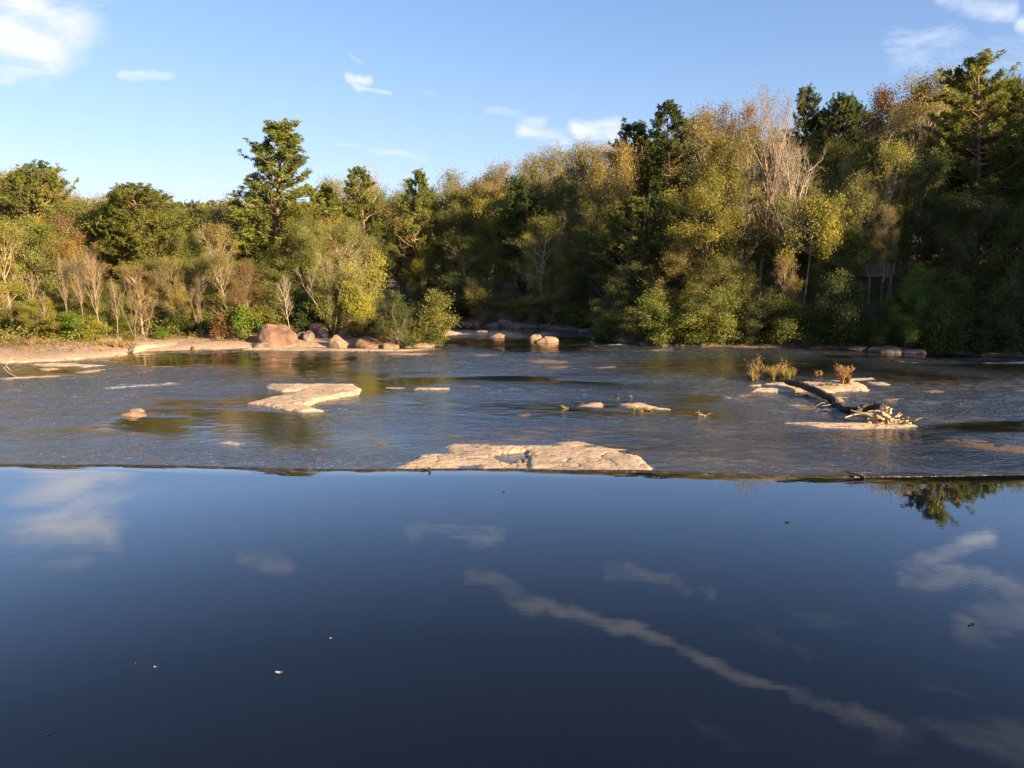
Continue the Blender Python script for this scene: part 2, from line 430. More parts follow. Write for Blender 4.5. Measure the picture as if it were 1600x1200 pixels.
sh = (1-sstep(4.5, 9, dr+fbm(GX*.3, GY*.3, seed=2)*2.5))*(GX < 5)*sstep(20, 30, GY)
me = make_mesh('ground', np.stack([GX, GY, GZ], -1).reshape(-1, 3), grid_faces(len(xs), len(ys)), True, {'shore': sh}, GM)
tag(obj('ground', me), kind='structure')
# ------------------------------------------------------------------ pool water
lip_px = [(-900, 722), (-300, 726), (0, 728), (120, 730), (200, 729), (300, 732), (450, 736), (600, 737), (700, 735.5), (800, 735.5), (900, 738), (1000, 738.5), (1100, 742), (1200, 743.5), (1300, 746.5), (1400, 746), (1500, 744.5), (1600, 742.5), (2100, 742), (3000, 742)]
lip = np.array([g(a, b, 0) for a, b in lip_px])
lip = np.vstack([[-75, lip[0][1]], lip, [90, lip[-1][1]]])
def lipY(x):
    x = np.asarray(x, float)
    return np.interp(x, lip[:, 0], lip[:, 1])+.05*fbm(x*.9, x*0, oct=3, seed=31)*.6
m, nt, p, out = mat('still_water'); wp = worldpos(nt)
p.inputs['Base Color'].default_value = (.006, .009, .014, 1); p.inputs['Roughness'].default_value = .015; p.inputs['IOR'].default_value = 1.333
mp = scalev(nt, wp, (.35, 1.0, 1)); na = noise(nt, mp, .9, 2); nb = noise(nt, scalev(nt, wp, (.5, 2.2, 1)), 2.2, 2)
wv = N(nt, 'ShaderNodeTexWave', wave_type='RINGS', rings_direction='SPHERICAL'); 
mpp = N(nt, 'ShaderNodeMapping'); mpp.inputs['Location'].default_value = (-7.7, -11.3, 0); L(nt, wp, mpp.inputs['Vector'])
L(nt, mpp.outputs[0], wv.inputs['Vector']); wv.inputs['Scale'].default_value = 2.6; wv.inputs['Distortion'].default_value = .6; wv.inputs['Detail Scale'].default_value = .4
ln = N(nt, 'ShaderNodeVectorMath', operation='LENGTH'); L(nt, mpp.outputs[0], ln.inputs[0])
ringmask = math_(nt, 'MULTIPLY', ramp(nt, math_(nt, 'MULTIPLY', ln.outputs['Value'], .25), [(.24, (0, 0, 0)), (.36, (1, 1, 1)), (.42, (.6,)*3), (.52, (0, 0, 0))]), wv.outputs['Fac'])
h = math_(nt, 'ADD', math_(nt, 'MULTIPLY', na, 1.0), math_(nt, 'MULTIPLY', nb, .22))
h = math_(nt, 'ADD', h, math_(nt, 'MULTIPLY', ringmask, .05))
bn = bump(nt, h, 1.0, .0013)
RIV = [(0, (.03,)*3), (.03, (.07,)*3), (.07, (.27,)*3), (.13, (.54,)*3), (.22, (.70,)*3), (.40, (.82,)*3), (1, (1,)*3)]
def water_surface(nt, out, color, rough_, normal, lo=.02, stops=None):
    fr_ = N(nt, 'ShaderNodeFresnel'); fr_.inputs['IOR'].default_value = 1.333; L(nt, normal, fr_.inputs['Normal'])
    fac = ramp(nt, fr_.outputs[0], stops or [(0, (lo,)*3), (.03, (.03,)*3), (.07, (.10,)*3), (.11, (.24,)*3), (.19, (.55,)*3), (.40, (.76,)*3), (1, (1,)*3)])
    df_ = N(nt, 'ShaderNodeBsdfDiffuse'); gl = N(nt, 'ShaderNodeBsdfGlossy')
    if isinstance(color, tuple): df_.inputs[0].default_value = (*color, 1)
    else: L(nt, color, df_.inputs[0])
    if isinstance(rough_, float): gl.inputs['Roughness'].default_value = rough_
    else: L(nt, rough_, gl.inputs['Roughness'])
    L(nt, normal, gl.inputs['Normal'])
    mx = N(nt, 'ShaderNodeMixShader'); L(nt, fac, mx.inputs[0]); L(nt, df_.outputs[0], mx.inputs[1]); L(nt, gl.outputs[0], mx.inputs[2]); L(nt, mx.outputs[0], out.inputs['Surface'])
    return fac, mx
water_surface(nt, out, (.005, .007, .012), .015, bn); WM = m
pxs = np.concatenate([[-75, -60, -45], np.arange(-32, 32.01, .1), [45, 60, 75, 90]])
lips = lipY(pxs)
rows = [np.stack([pxs, np.full_like(pxs, -65), 0*pxs], 1), np.stack([pxs, lips*0+8, 0*pxs], 1), np.stack([pxs, lips-.5, 0*pxs], 1), np.stack([pxs, lips, 0*pxs], 1)]
for k in range(1, 7):      # the sheet of water rolling over the crest
    a = k/6*math.pi/2
    rows.append(np.stack([pxs, lips+.10*math.sin(a), -.10*(1-math.cos(a))+0*pxs], 1))
V = np.concatenate(rows)
me = make_mesh('pool', V, grid_faces(len(pxs), len(rows)), True, mat=WM)
tag(obj('pool', me), kind='structure')
# weir: rough stone crest and face behind the lip
m, nt, p, out = mat('wet_weir_stone'); wp = worldpos(nt); n = noise(nt, wp, 4, 6)
L(nt, ramp(nt, n, [(.3, (.010, .009, .007)), (.55, (.04, .028, .015)), (.75, (.11, .075, .04))]), p.inputs['Base Color']); p.inputs['Roughness'].default_value = .3
L(nt, bump(nt, noise(nt, wp, 9, 6), .8, .05), p.inputs['Normal'])
prof = [(.085, -.12), (.10, -.035), (.13, -.004), (.18, .0), (.23, -.012), (.40, -.12), (.8, -1.6), (1.4, -4.9)]
rows = []
for k, (dy, dz) in enumerate(prof):
    wob = fbm(pxs*1.1, pxs*0+k*.15, oct=4, seed=41)*(.010 if dy < .3 else .08)
    hgh = np.clip(fbm(pxs*.35, pxs*0, oct=3, seed=43)-.15, 0, 1)*.03*(1 if .05 < dy < .3 else 0)
    rows.append(np.stack([pxs, lips+dy+wob*.7, dz+wob+hgh], 1))
me = make_mesh('weir', np.concatenate(rows), grid_faces(len(pxs), len(prof)), True, mat=m)
tag(obj('weir', me), 'low stone weir with thin dark wet crest at the far edge of the still pool', 'weir')
# ------------------------------------------------------------------ river water
rx = np.concatenate([np.arange(-160, -60, 1.5), np.arange(-60, 48, .17), np.arange(48, 80, .8)])
ry = [17.4, 19, 22, 25, 27, 28]; s = .085
while ry[-1] < 175: ry.append(ry[-1]+s*max(1, (ry[-1]/36)**1.5) if ry[-1] < 120 else ry[-1]+1.5)
ry = np.array(ry); X, Y = np.meshgrid(rx, ry)
def seg_mask(pts, w, z=ZR):
    P = [g(a, b, z) for a, b in pts]; d = np.full(X.shape, 1e9)
    for a, b in zip(P[:-1], P[1:]):
        a = np.array(a); b = np.array(b); e = b-a
        t = np.clip(((X-a[0])*e[0]+(Y-a[1])*e[1])/(e@e), 0, 1); d = np.minimum(d, np.hypot(X-a[0]-e[0]*t, (Y-a[1]-e[1]*t)))
    return np.exp(-(d/w)**2)
_sm = seg_mask
calm = np.clip(.5+1.5*fbm(X*.055+3, Y*.14, oct=3, seed=51), 0, 1)
rough = sstep(.22, .52, 1-calm+.12*fbm(X*.25, Y*.9, oct=3, seed=53))
# known calm and riffled stretches
for pts, w, v in (([(470, 565), (480, 590)], 5, .0), ([(420, 592), (520, 592)], 3, .05), ([(1250, 575), (1330, 572), (1420, 585)], 4.5, .05), ([(700, 535), (830, 535)], 5, .05),
                  ([(1040, 570), (1160, 572)], 5, .1), ([(540, 628), (640, 618)], 1.5, .25), ([(1060, 640), (1100, 650)], 3, .15), ([(60, 576), (100, 582)], 2.5, .0), ([(1120, 690), (1300, 700), (1500, 700)], 4, .45),
                  ([(150, 600), (300, 602), (420, 600)], 4, 1), ([(0, 612), (150, 618)], 2.2, 1), ([(690, 550), (800, 560), (1000, 555)], 4, .9), ([(750, 610), (1000, 615)], 3, .9), ([(600, 655), (900, 680)], 3.5, .55),
                  ([(0, 700), (300, 720), (600, 730)], 2.5, 1), ([(1400, 570), (1600, 590)], 3.5, .7), ([(950, 660), (1100, 670)], 2.0, .7)):
    k = seg_mask(pts, w); rough = rough*(1-k)+v*k
foam = np.zeros_like(X)
for pts, w, v in (([(175, 606), (230, 602), (300, 597)], .55, .95), ([(230, 606), (330, 592)], .45, .92), ([(5, 612), (30, 611)], .35, 1), ([(195, 601), (290, 606)], .7, .86), ([(160, 620), (330, 612)], .5, .72), ([(380, 553), (402, 558)], .3, .9), ([(330, 555), (350, 557)], .25, .6), ([(432, 546), (450, 546)], .5, 1),
                  ([(683, 556), (694, 552)], .5, 1), ([(690, 565), (720, 562)], .4, .5), ([(700, 551), (790, 551)], .35, .7), ([(715, 522), (728, 521)], .8, 1), ([(760, 530), (830, 531)], .5, .8), ([(855, 541), (880, 542)], .5, 1),
                  ([(935, 541), (975, 538)], .6, 1), ([(938, 553), (968, 552)], .6, 1), ([(975, 558), (985, 560)], .4, .7), ([(1050, 543), (1060, 545)], .5, 1), ([(1410, 565), (1425, 566)], .4, 1), ([(1500, 586), (1520, 585)], .4, 1), ([(1560, 592), (1598, 594)], .35, .8), ([(1525, 585), (1540, 586)], .3, .7),
                  ([(1545, 567), (1600, 566)], .5, .8), ([(1130, 620), (1150, 624)], .3, .9), ([(1105, 613), (1120, 612)], .3, .8), ([(760, 597), (790, 603)], .3, .7), ([(560, 733), (480, 731)], .22, .75), ([(410, 620), (360, 624)], .3, .6),
                  ([(1300, 671), (1380, 673)], .2, .6), ([(1395, 680), (1420, 690)], .5, .6), ([(1440, 708), (1470, 714)], .35, .85), ([(1460, 722), (1478, 735)], .3, .85), ([(950, 590), (1080, 585)], .6, .35), ([(640, 608), (600, 607)], .3, .5)):
    foam = np.maximum(foam, seg_mask(pts, w*2.3)*v)
fn = fbm(X*1.6, Y*3.2, oct=4, seed=61, gain=.65)
foam = foam*np.clip(.72+1.3*fbm(X*.55, Y*1.5, oct=4, seed=63, gain=.6), 0, 1.1)
foamA = foam
shallow = np.clip(fbm(X*.09+9, Y*.22, oct=4, seed=71)*1.8-.25, 0, 1)
for pts, w, v in (([(820, 563), (880, 566)], 1.2, 1), ([(860, 572), (880, 573)], .8, 1), ([(850, 594), (880, 594)], 1.0, 1), ([(920, 546), (1060, 550)], .8, .9), ([(1180, 625), (1280, 640)], 2.5, .8), ([(1360, 600), (1560, 600)], 4, .55), ([(1480, 690), (1600, 704)], .7, 1),
                  ([(960, 645), (1060, 648)], 1.6, .9), ([(1150, 650), (1500, 655)], 1.5, .7), ([(110, 570), (230, 566), (330, 560)], 3.5, .8), ([(0, 576), (100, 578)], 2, .5), ([(660, 552), (600, 550)], 1.2, .9), ([(1060, 585), (1130, 590)], 2.5, .6), ([(1000, 572), (1150, 572)], 4, .6), ([(390, 570), (480, 566)], 4, .7), ([(400, 595), (480, 592)], 2.5, .7)):
    shallow = np.maximum(shallow, seg_mask(pts, w)*v)
rough = np.clip(rough, 0, 1)
ridge = np.clip(1-np.abs(fbm(X*.10+20, Y*.75, oct=4, seed=77))*9, 0, 1)*sstep(.05, .35, fbm(X*.06, Y*.12, oct=2, seed=79)+.1)
shallow = np.maximum(shallow, ridge*.9)
amp = .15+.85*rough
big = .05*fbm(X*.16, Y*.42, oct=2, seed=85)
hz = big*amp+amp*(.050*fbm(X*.7+.3*Y, Y*1.1, oct=2, seed=81)+.034*fbm(X*1.5, Y*2.6, oct=2, seed=83)+.016*fbm(X*3.2, Y*5.5, oct=2, seed=87)*(Y < 75))
# low standing waves where the current runs over ledges
led = np.zeros_like(X)
for pts, w in (([(0, 617), (130, 621), (260, 612), (420, 600)], 1.0), ([(300, 600), (330, 592)], 1.2), ([(690, 552), (800, 552), (900, 556)], 1.2), ([(740, 606), (1000, 618)], 1.0), ([(1080, 612), (1180, 620)], .8), ([(300, 726), (560, 728)], .9)):
    led = np.maximum(led, seg_mask(pts, w))
hz += led*(.03+.06*fbm(X*1.3, Y*1.8, oct=3, seed=91))
hz += foamA*.04*fn
m, nt, p, out = mat('river_water'); wp = worldpos(nt)
A = lambda nm: N(nt, 'ShaderNodeAttribute', attribute_name=nm).outputs['Fac']
bedn = noise(nt, scalev(nt, wp, (1, 2.2, 1)), .9, 6, .65)
deep = ramp(nt, bedn, [(.35, (.010, .011, .009)), (.7, (.024, .022, .014))])
bed = ramp(nt, bedn, [(.3, (.045, .03, .012)), (.5, (.12, .075, .032)), (.72, (.22, .14, .075))])
col = mixc(nt, math_(nt, 'MULTIPLY', A('shallow'), ramp(nt, bedn, [(.38, (0, 0, 0)), (.6, (1, 1, 1))])), deep, bed)
fnz = noise(nt, scalev(nt, wp, (1.1, 3.2, 2)), 4.2, 7, .8)
fm = math_(nt, 'MULTIPLY', math_(nt, 'SUBTRACT', math_(nt, 'ADD', math_(nt, 'MULTIPLY', A('foam'), .40), fnz), .86), 9, clamp=True)
# sparse flecks of foam drifting over the riffles
fl = noise(nt, scalev(nt, wp, (1.2, 3.0, 1)), 6.5, 2, .5)
fk = math_(nt, 'MULTIPLY', math_(nt, 'SUBTRACT', math_(nt, 'ADD', fl, math_(nt, 'MULTIPLY', A('rough'), .06)), .72), 12, clamp=True)
fm = math_(nt, 'MAXIMUM', fm, fk)
L(nt, mixc(nt, fm, col, (.72, .74, .76)), p.inputs['Base Color'])
L(nt, math_(nt, 'MULTIPLY_ADD', fm, .5, .05), p.inputs['Roughness']); p.inputs['IOR'].default_value = 1.333
b1 = noise(nt, scalev(nt, wp, (1, 1.9, 1)), 3.2, 3, .55); b2 = noise(nt, scalev(nt, wp, (1, 1.6, 1)), 9, 2, .5)
hh = math_(nt, 'ADD', b1, math_(nt, 'MULTIPLY', b2, .3)); hh = math_(nt, 'MULTIPLY', hh, math_(nt, 'MULTIPLY_ADD', A('rough'), .95, .05))
bn = bump(nt, hh, 1.0, .09)
col = mixc(nt, math_(nt, 'MULTIPLY', A('rough'), .5), col, (.105, .13, .165)); wcol = mixc(nt, fm, col, (.62, .65, .68)); fac, mx = water_surface(nt, out, wcol, .06, bn, stops=RIV)
L(nt, math_(nt, 'MULTIPLY', fac, math_(nt, 'MULTIPLY', math_(nt, 'SUBTRACT', 1.0, math_(nt, 'MULTIPLY', A('shallow'), math_(nt, 'MULTIPLY', ramp(nt, bedn, [(.42, (0, 0, 0)), (.58, (1, 1, 1))]), .6))), math_(nt, 'SUBTRACT', 1.0, math_(nt, 'MULTIPLY', fm, .85)))), mx.inputs[0])
me = make_mesh('river', np.stack([X, Y, ZR+hz], -1).reshape(-1, 3), grid_faces(len(rx), len(ry)), True, {'foam': foamA, 'shallow': shallow, 'rough': rough}, m)
tag(obj('river', me), kind='structure')
# ------------------------------------------------------------------ rocks
def rock_mat(name, cols, lich=.15, wet=True):
    m, nt, p, out = mat(name); wp = worldpos(nt)
    n = noise(nt, wp, .9, 7, .6, .4); nf = noise(nt, wp, 9, 6, .7)
    c = ramp(nt, n, [(.28, cols[0]), (.5, cols[1]), (.72, cols[2])])
    c = mixc(nt, .55, c, ramp(nt, nf, [(.3, (.45,)*3), (.7, (1.25, 1.2, 1.15))]), 'MULTIPLY')
    st = noise(nt, scalev(nt, wp, (1, 1.6, 1)), 1.7, 5, .7, 1.2)
    c = mixc(nt, ramp(nt, noise(nt, wp, .42, 4, .5, .8), [(.50, (0, 0, 0)), (.60, (.55,)*3)]), c, mixc(nt, 1.0, c, (.70, .66, .78), 'MULTIPLY'))
    c = mixc(nt, ramp(nt, st, [(.565, (0, 0, 0)), (.63, (.7,)*3)]), c, (.10, .07, .055))
    if lich: c = mixc(nt, ramp(nt, noise(nt, wp, 2.3, 6, .6, .5), [(.66, (0, 0, 0)), (.70, (lich*4,)*3)]), c, (.62, .58, .50))
    vo = N(nt, 'ShaderNodeTexVoronoi', feature='DISTANCE_TO_EDGE'); vo.inputs['Scale'].default_value = .45
    dv = N(nt, 'ShaderNodeVectorMath', operation='ADD'); L(nt, wp, dv.inputs[0]); L(nt, noise(nt, wp, .8, 5, .6, 0, 1), dv.inputs[1]); L(nt, scalev(nt, dv.outputs[0], (.6, 1.5, .4)), vo.inputs['Vector'])
    cr = ramp(nt, vo.outputs['Distance'], [(.0, (1, 1, 1)), (.02, (0, 0, 0))])
    c = mixc(nt, math_(nt, 'MULTIPLY', cr, .6), c, (.05, .035, .025))
    # damp dark band where the stone meets the river (stays put: a water mark)
    z = N(nt, 'ShaderNodeSeparateXYZ'); L(nt, wp, z.inputs[0])
    zz = math_(nt, 'ADD', z.outputs[2], math_(nt, 'MULTIPLY', nf, .06))
    damp = ramp(nt, math_(nt, 'MULTIPLY_ADD', zz, 4, 16.0), [(.06, (1, 1, 1)), (.30, (0, 0, 0))])
    if wet: c = mixc(nt, math_(nt, 'MULTIPLY', damp, .8), c, (.055, .035, .025))
    L(nt, c, p.inputs['Base Color']); p.inputs['Roughness'].default_value = .82
    h = math_(nt, 'ADD', noise(nt, wp, 3, 8, .65), math_(nt, 'MULTIPLY', cr, -.25))
    L(nt, bump(nt, h, .8, .09), p.inputs['Normal']); return m
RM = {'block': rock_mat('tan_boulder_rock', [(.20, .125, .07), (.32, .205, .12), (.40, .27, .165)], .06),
      'tan': rock_mat('brightened_tan_rock', [(.48, .34, .20), (.62, .45, .275), (.68, .52, .34)], .0),  # tan lifted in the colour so flat tops read sunlit under the grazing sun
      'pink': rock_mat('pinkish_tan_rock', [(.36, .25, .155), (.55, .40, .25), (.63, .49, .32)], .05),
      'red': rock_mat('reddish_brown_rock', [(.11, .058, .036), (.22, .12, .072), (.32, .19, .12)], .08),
      'brown': rock_mat('dulled_brown_rock', [(.12, .075, .05), (.24, .15, .10), (.34, .23, .15)], 0),  # brown river rock; its dull tone also stands in for right bank shade
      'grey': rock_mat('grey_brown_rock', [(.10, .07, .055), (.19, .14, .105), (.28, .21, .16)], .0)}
def slab(name, polys, holes, label, group, matk='tan', hmax=.12, res=.08, edge=.35, und=.05, pts_world=False, step=None, noise_amp=.28):
    """flat rock whose top stands just above the river; polys in photograph pixels laid on the water plane"""
    P = [[g(a, b) for a, b in q] for q in polys]; Hs = [[g(a, b) for a, b in q] for q in holes]
    allp = np.array([pt for q in P for pt in q]); cx, cy = allp.mean(0)
    x0, y0 = allp.min(0)-.8; x1, y1 = allp.max(0)+.8
    res = max(res, math.sqrt((x1-x0)*(y1-y0)/45000))
    xx = np.arange(x0, x1, res); yy = np.arange(y0, y1, res); A, B = np.meshgrid(xx, yy)
    d = np.min([sdf(q, A, B) for q in P], axis=0)
    for q in Hs: d = np.maximum(d, -sdf(q, A, B))
    d = d+noise_amp*fbm(A*.8, B*.8, oct=5, seed=101, gain=.6)+noise_amp*.55*fbm(A*2.6, B*4.5, oct=4, seed=102, gain=.65)
    z = hmax*np.tanh(-d/edge)+und*fbm(A*.5, B*.9, oct=4, seed=103)*sstep(.1, -.6, d)
    z = z+.014*fbm(A*3, B*4, oct=3, seed=105)
    z = z-.06*np.exp(-(fbm(A*.20+2, B*.5, oct=3, seed=109, gain=.4)/.012)**2)-.04*np.exp(-(fbm(A*.5+7, B*.22, oct=3, seed=111, gain=.4)/.009)**2)
    if step:    # raised ledge along a broken line
        for q, hh in step:
            ds = sdf([g(a, b) for a, b in q], A, B)+.12*fbm(A*1.2, B*1.2, oct=4, seed=107)
            z = z+hh*sstep(.06, -.12, ds)
    z = np.where(d > .6, np.minimum(z, -.3), z)
    Fq = grid_faces(len(xx), len(yy)); zf = z.ravel(); keep = (zf[Fq] > -.22).any(1); Fq = Fq[keep]
    used = np.unique(Fq); rm = np.full(zf.size, -1); rm[used] = np.arange(len(used))
    # skirt so that the slab has thickness
    V = np.stack([A.ravel()-cx, B.ravel()-cy, zf], 1)[used]
    Fq = rm[Fq]
    me = make_mesh(name, V, Fq, True, mat=RM[matk])
    bmx = me; o = obj(name, me, loc=(cx, cy, ZR))
    sol = o.modifiers.new('thickness', 'SOLIDIFY'); sol.thickness = .25; sol.offset = -1
    tag(o, label, 'rock', group); return o
G1 = 'flat rocks lying in the river'
slab('flat_rock', [[(612, 735), (628, 724), (650, 716), (662, 709), (700, 709), (690, 697), (710, 693), (770, 696), (830, 697), (880, 697), (925, 702), (960, 708), (1000, 716), (1016, 728), (1026, 740), (1026, 750), (610, 750)]],
     [[(772, 713), (798, 710), (822, 708), (818, 716), (806, 719), (808, 724), (796, 727), (784, 722), (768, 716)], [(716, 729), (738, 728), (742, 736), (716, 736)], [(775, 731), (798, 731), (800, 740), (772, 740)]],
     'wide cracked tan and pink slab just behind the weir, largest rock in the river', G1, 'pink', hmax=.10, res=.05, edge=.3, und=.06,
     step=[([(735, 700), (760, 699), (800, 701), (850, 700), (880, 700), (1000, 712), (1030, 750), (830, 750), (826, 722), (822, 707), (796, 710), (765, 707)], .075)])
slab('flat_rock', [[(862, 694), (880, 690), (905, 690), (925, 696), (950, 700), (990, 702), (955, 707), (915, 703), (885, 700)]], [[(908, 697), (925, 694), (935, 697), (918, 700)]], 'small thin rim of rock behind the right half of the widest slab', G1, 'pink', hmax=.06, res=.05, edge=.25, noise_amp=.2)
slab('flat_rock', [[(387, 631), (420, 623), (450, 618), (468, 612), (440, 613), (412, 606), (418, 602), (470, 601), (555, 602), (566, 609), (560, 616), (520, 624), (500, 628), (484, 635), (505, 643), (470, 645), (430, 639)]], [], 'smooth bare tan slab shaped like an arrowhead, left of the middle of the river', G1, 'tan', hmax=.17, res=.06, edge=.28, und=.04, noise_amp=.2)
slab('flat_rock', [[(646, 609), (702, 609), (704, 606), (650, 606)]], [], 'narrow pale strip of rock right of the arrowhead slab', G1, 'tan', hmax=.09, res=.06, edge=.3, noise_amp=.12)
slab('flat_rock', [[(600, 607), (632, 608), (630, 605.5), (604, 605)]], [], 'tiny low strip of rock between the arrowhead slab and the pale strip', G1, 'pink', hmax=.05, res=.06, edge=.3, noise_amp=.15)
slab('flat_rock', [[(704, 606), (750, 605), (752, 602), (715, 603)]], [], 'dark wet ledge joined to the right end of the pale strip of rock', G1, 'grey', hmax=.03, res=.08, edge=.35, noise_amp=.2)
slab('flat_rock', [[(1168, 603), (1200, 599), (1260, 597), (1330, 595), (1352, 602), (1356, 611), (1310, 613), (1285, 617), (1262, 612), (1235, 613), (1172, 612), (1180, 606)]], [[(1168, 605), (1200, 604), (1205, 606.5), (1170, 608)]], 'tan rock island carrying the tall dry grass and the orange bush', G1, 'tan', hmax=.15, res=.08, edge=.4, und=.05)
slab('flat_rock', [[(1315, 592), (1362, 590), (1368, 593), (1330, 596)]], [], 'thin bright strip of rock behind the orange bush', G1, 'tan', hmax=.07, edge=.4, noise_amp=.2)
slab('flat_rock', [[(1352, 598), (1378, 596), (1394, 602), (1372, 602)]], [], 'small bright flat rock right of the orange bush', G1, 'tan', hmax=.07, edge=.4, noise_amp=.2)
slab('flat_rock', [[(1280, 624), (1318, 624), (1316, 628), (1290, 629)]], [], 'small tan flat rock right of the kink in the dark fallen log', G1, 'tan', hmax=.07, edge=.35, noise_amp=.15)
slab('flat_rock', [[(1232, 633), (1260, 631), (1262, 634), (1236, 635)]], [], 'tiny low flat rock left of the dark fallen log', G1, 'pink', hmax=.04, edge=.35, noise_amp=.15)
slab('flat_rock', [[(1285, 641), (1345, 641), (1350, 639), (1290, 637)]], [], 'thin ledge between the dark fallen log and the pale root wad', G1, 'pink', hmax=.05, edge=.3, noise_amp=.15)
slab('flat_rock', [[(1222, 661), (1250, 659), (1300, 661), (1345, 661), (1395, 660), (1442, 665), (1400, 670), (1340, 672), (1280, 669), (1245, 665)]], [], 'long pale slab under the root wad on the right', G1, 'tan', hmax=.11, edge=.35, noise_amp=.22)
slab('flat_rock', [[(903, 635), (922, 629), (943, 629), (941, 637)]], [], 'small pinkish rock right of the lone yellow grass tuft, midstream', G1, 'pink', hmax=.06, edge=.35, noise_amp=.2)
slab('flat_rock', [[(962, 631), (1000, 629), (1030, 637), (1052, 640), (1010, 640), (985, 637)]], [], 'small tan rock with grass on its near edge, midstream right of centre', G1, 'tan', hmax=.09, edge=.35, noise_amp=.2)
slab('flat_rock', [[(1540, 567), (1600, 565), (1640, 567), (1600, 569)]], [], 'thin pale rock at the right edge of the photo below the dark bank', G1, 'tan', hmax=.05, edge=.35, noise_amp=.2)
slab('flat_rock', [[(1484, 688), (1530, 690), (1600, 700), (1660, 706), (1600, 706), (1530, 697)]], [], 'low wet brown ledge at the right edge above the weir', G1, 'brown', hmax=.02, edge=.4, noise_amp=.5)
slab('flat_rock', [[(815, 564), (850, 561), (882, 564), (880, 568), (830, 567)]], [], 'half drowned brown rock in the ripples right of midstream, farther of two', G1, 'grey', hmax=.05, edge=.5, noise_amp=.4)
slab('flat_rock', [[(855, 573), (880, 571), (890, 574), (868, 576)]], [], 'half drowned brown rock in the ripples right of midstream, nearer of two', G1, 'grey', hmax=.03, edge=.5, noise_amp=.3)
slab('flat_rock', [[(600, 551), (645, 551), (672, 553), (640, 556), (604, 554)]], [], 'low brown rock awash in front of the left point', G1, 'pink', hmax=.04, edge=.5, noise_amp=.4)
slab('flat_rock', [[(342, 692), (362, 690), (380, 693), (366, 696)]], [], 'tiny lone rock in the river above the left part of the weir', G1, 'pink', hmax=.07, edge=.25, noise_amp=.1)
for q_, l_, mk_ in (([(735, 555), (760, 553), (778, 555), (750, 557)], 'small brown rock awash in the far riffle below the lone orange block', 'brown'), ([(1148, 617), (1172, 615), (1178, 618), (1156, 620)], 'small dark rock with white water left of the rock island', 'brown'),
        ([(1000, 547), (1050, 546), (1072, 549), (1020, 549)], 'thin brown rock just under the shaded right bank rocks', 'brown'), ([(925, 574), (960, 572), (966, 574), (940, 576)], 'drowned brown ledge midstream above the small pinkish rock', 'brown'), ([(1440, 612), (1462, 609), (1478, 612), (1456, 615)], 'small lumpy brown rock in the riffle at far right of the root wad', 'brown'),
        ([(1378, 625), (1402, 623), (1412, 626), (1390, 628)], 'small drowned rock behind the root wad', 'brown'), ([(585, 693), (602, 692), (612, 696), (596, 697)], 'tiny thin brown rock left of the widest slab', 'brown'), ([(810, 648), (828, 646), (832, 649), (816, 650)], 'tiny brown rock alone above the widest slab', 'brown')):
    slab('flat_rock', [q_], [], l_, G1, mk_, hmax=.05, edge=.35, noise_amp=.25)
G2 = 'flat rocks off the left bank'
slab('flat_rock', [[(-150, 560), (-40, 552), (60, 549), (150, 549), (200, 552), (196, 556), (150, 557), (120, 563), (60, 566), (-50, 570), (-150, 575)]], [], 'broad bright sandy rock shelf along the left bank', G2, 'tan', hmax=.22, edge=.5, und=.06)
slab('flat_rock', [[(48, 570), (90, 567), (125, 568), (168, 571), (128, 575), (118, 572.5), (70, 573)]], [], 'bright flat rock just off the left sandy shelf, farther of the two', G2, 'tan', hmax=.08, edge=.4)
slab('flat_rock', [[(60, 576), (85, 574.5), (96, 577), (70, 579.5)]], [], 'small bright flat rock in the still backwater at left', G2, 'tan', hmax=.06, edge=.35, noise_amp=.2)
slab('flat_rock', [[(112, 583), (140, 578), (172, 577), (150, 581), (136, 584)]], [], 'pointed bright flat rock between the backwater and the white riffle', G2, 'tan', hmax=.06, edge=.35, noise_amp=.2)
slab('flat_rock', [[(-60, 590), (0, 591), (50, 588), (115, 585.5), (140, 586), (70, 590), (10, 594), (-60, 594)]], [], 'long low pinkish rim of rock closing the backwater at left', G2, 'pink', hmax=.05, edge=.35, noise_amp=.25)
slab('flat_rock', [[(175, 584), (215, 582), (255, 580), (225, 583)]], [], 'thin low rock right of the pointed flat rock near the left bank', G2, 'pink', hmax=.035, edge=.35, noise_amp=.25)
slab('flat_rock', [[(208, 552), (228, 548), (280, 546), (302, 540), (295, 536), (240, 536), (195, 541), (192, 547)]], [], 'smooth tan bank slab right of the sandy shelf', G2, 'tan', hmax=.45, edge=.6, und=.08)
slab('flat_rock', [[(298, 549), (312, 544), (350, 542), (390, 540), (388, 533), (350, 530), (315, 537), (300, 543)]], [], 'reddish bank slab with dark undercut, left of the large round boulder', G2, 'red', hmax=.5, edge=.45, und=.08)
slab('flat_rock', [[(378, 547), (420, 541), (520, 545), (640, 546), (690, 545), (640, 549), (560, 549), (440, 548)]], [], 'low wet ledge at the foot of the left bank boulders', G2, 'pink', hmax=.09, edge=.4, noise_amp=.3)
slab('flat_rock', [[(625, 542), (660, 536), (684, 528), (720, 521), (690, 514), (640, 512), (620, 520)]], [], 'broken tan shelf at the tip of the left point', G2, 'tan', hmax=.18, edge=.6, und=.12, noise_amp=.6)
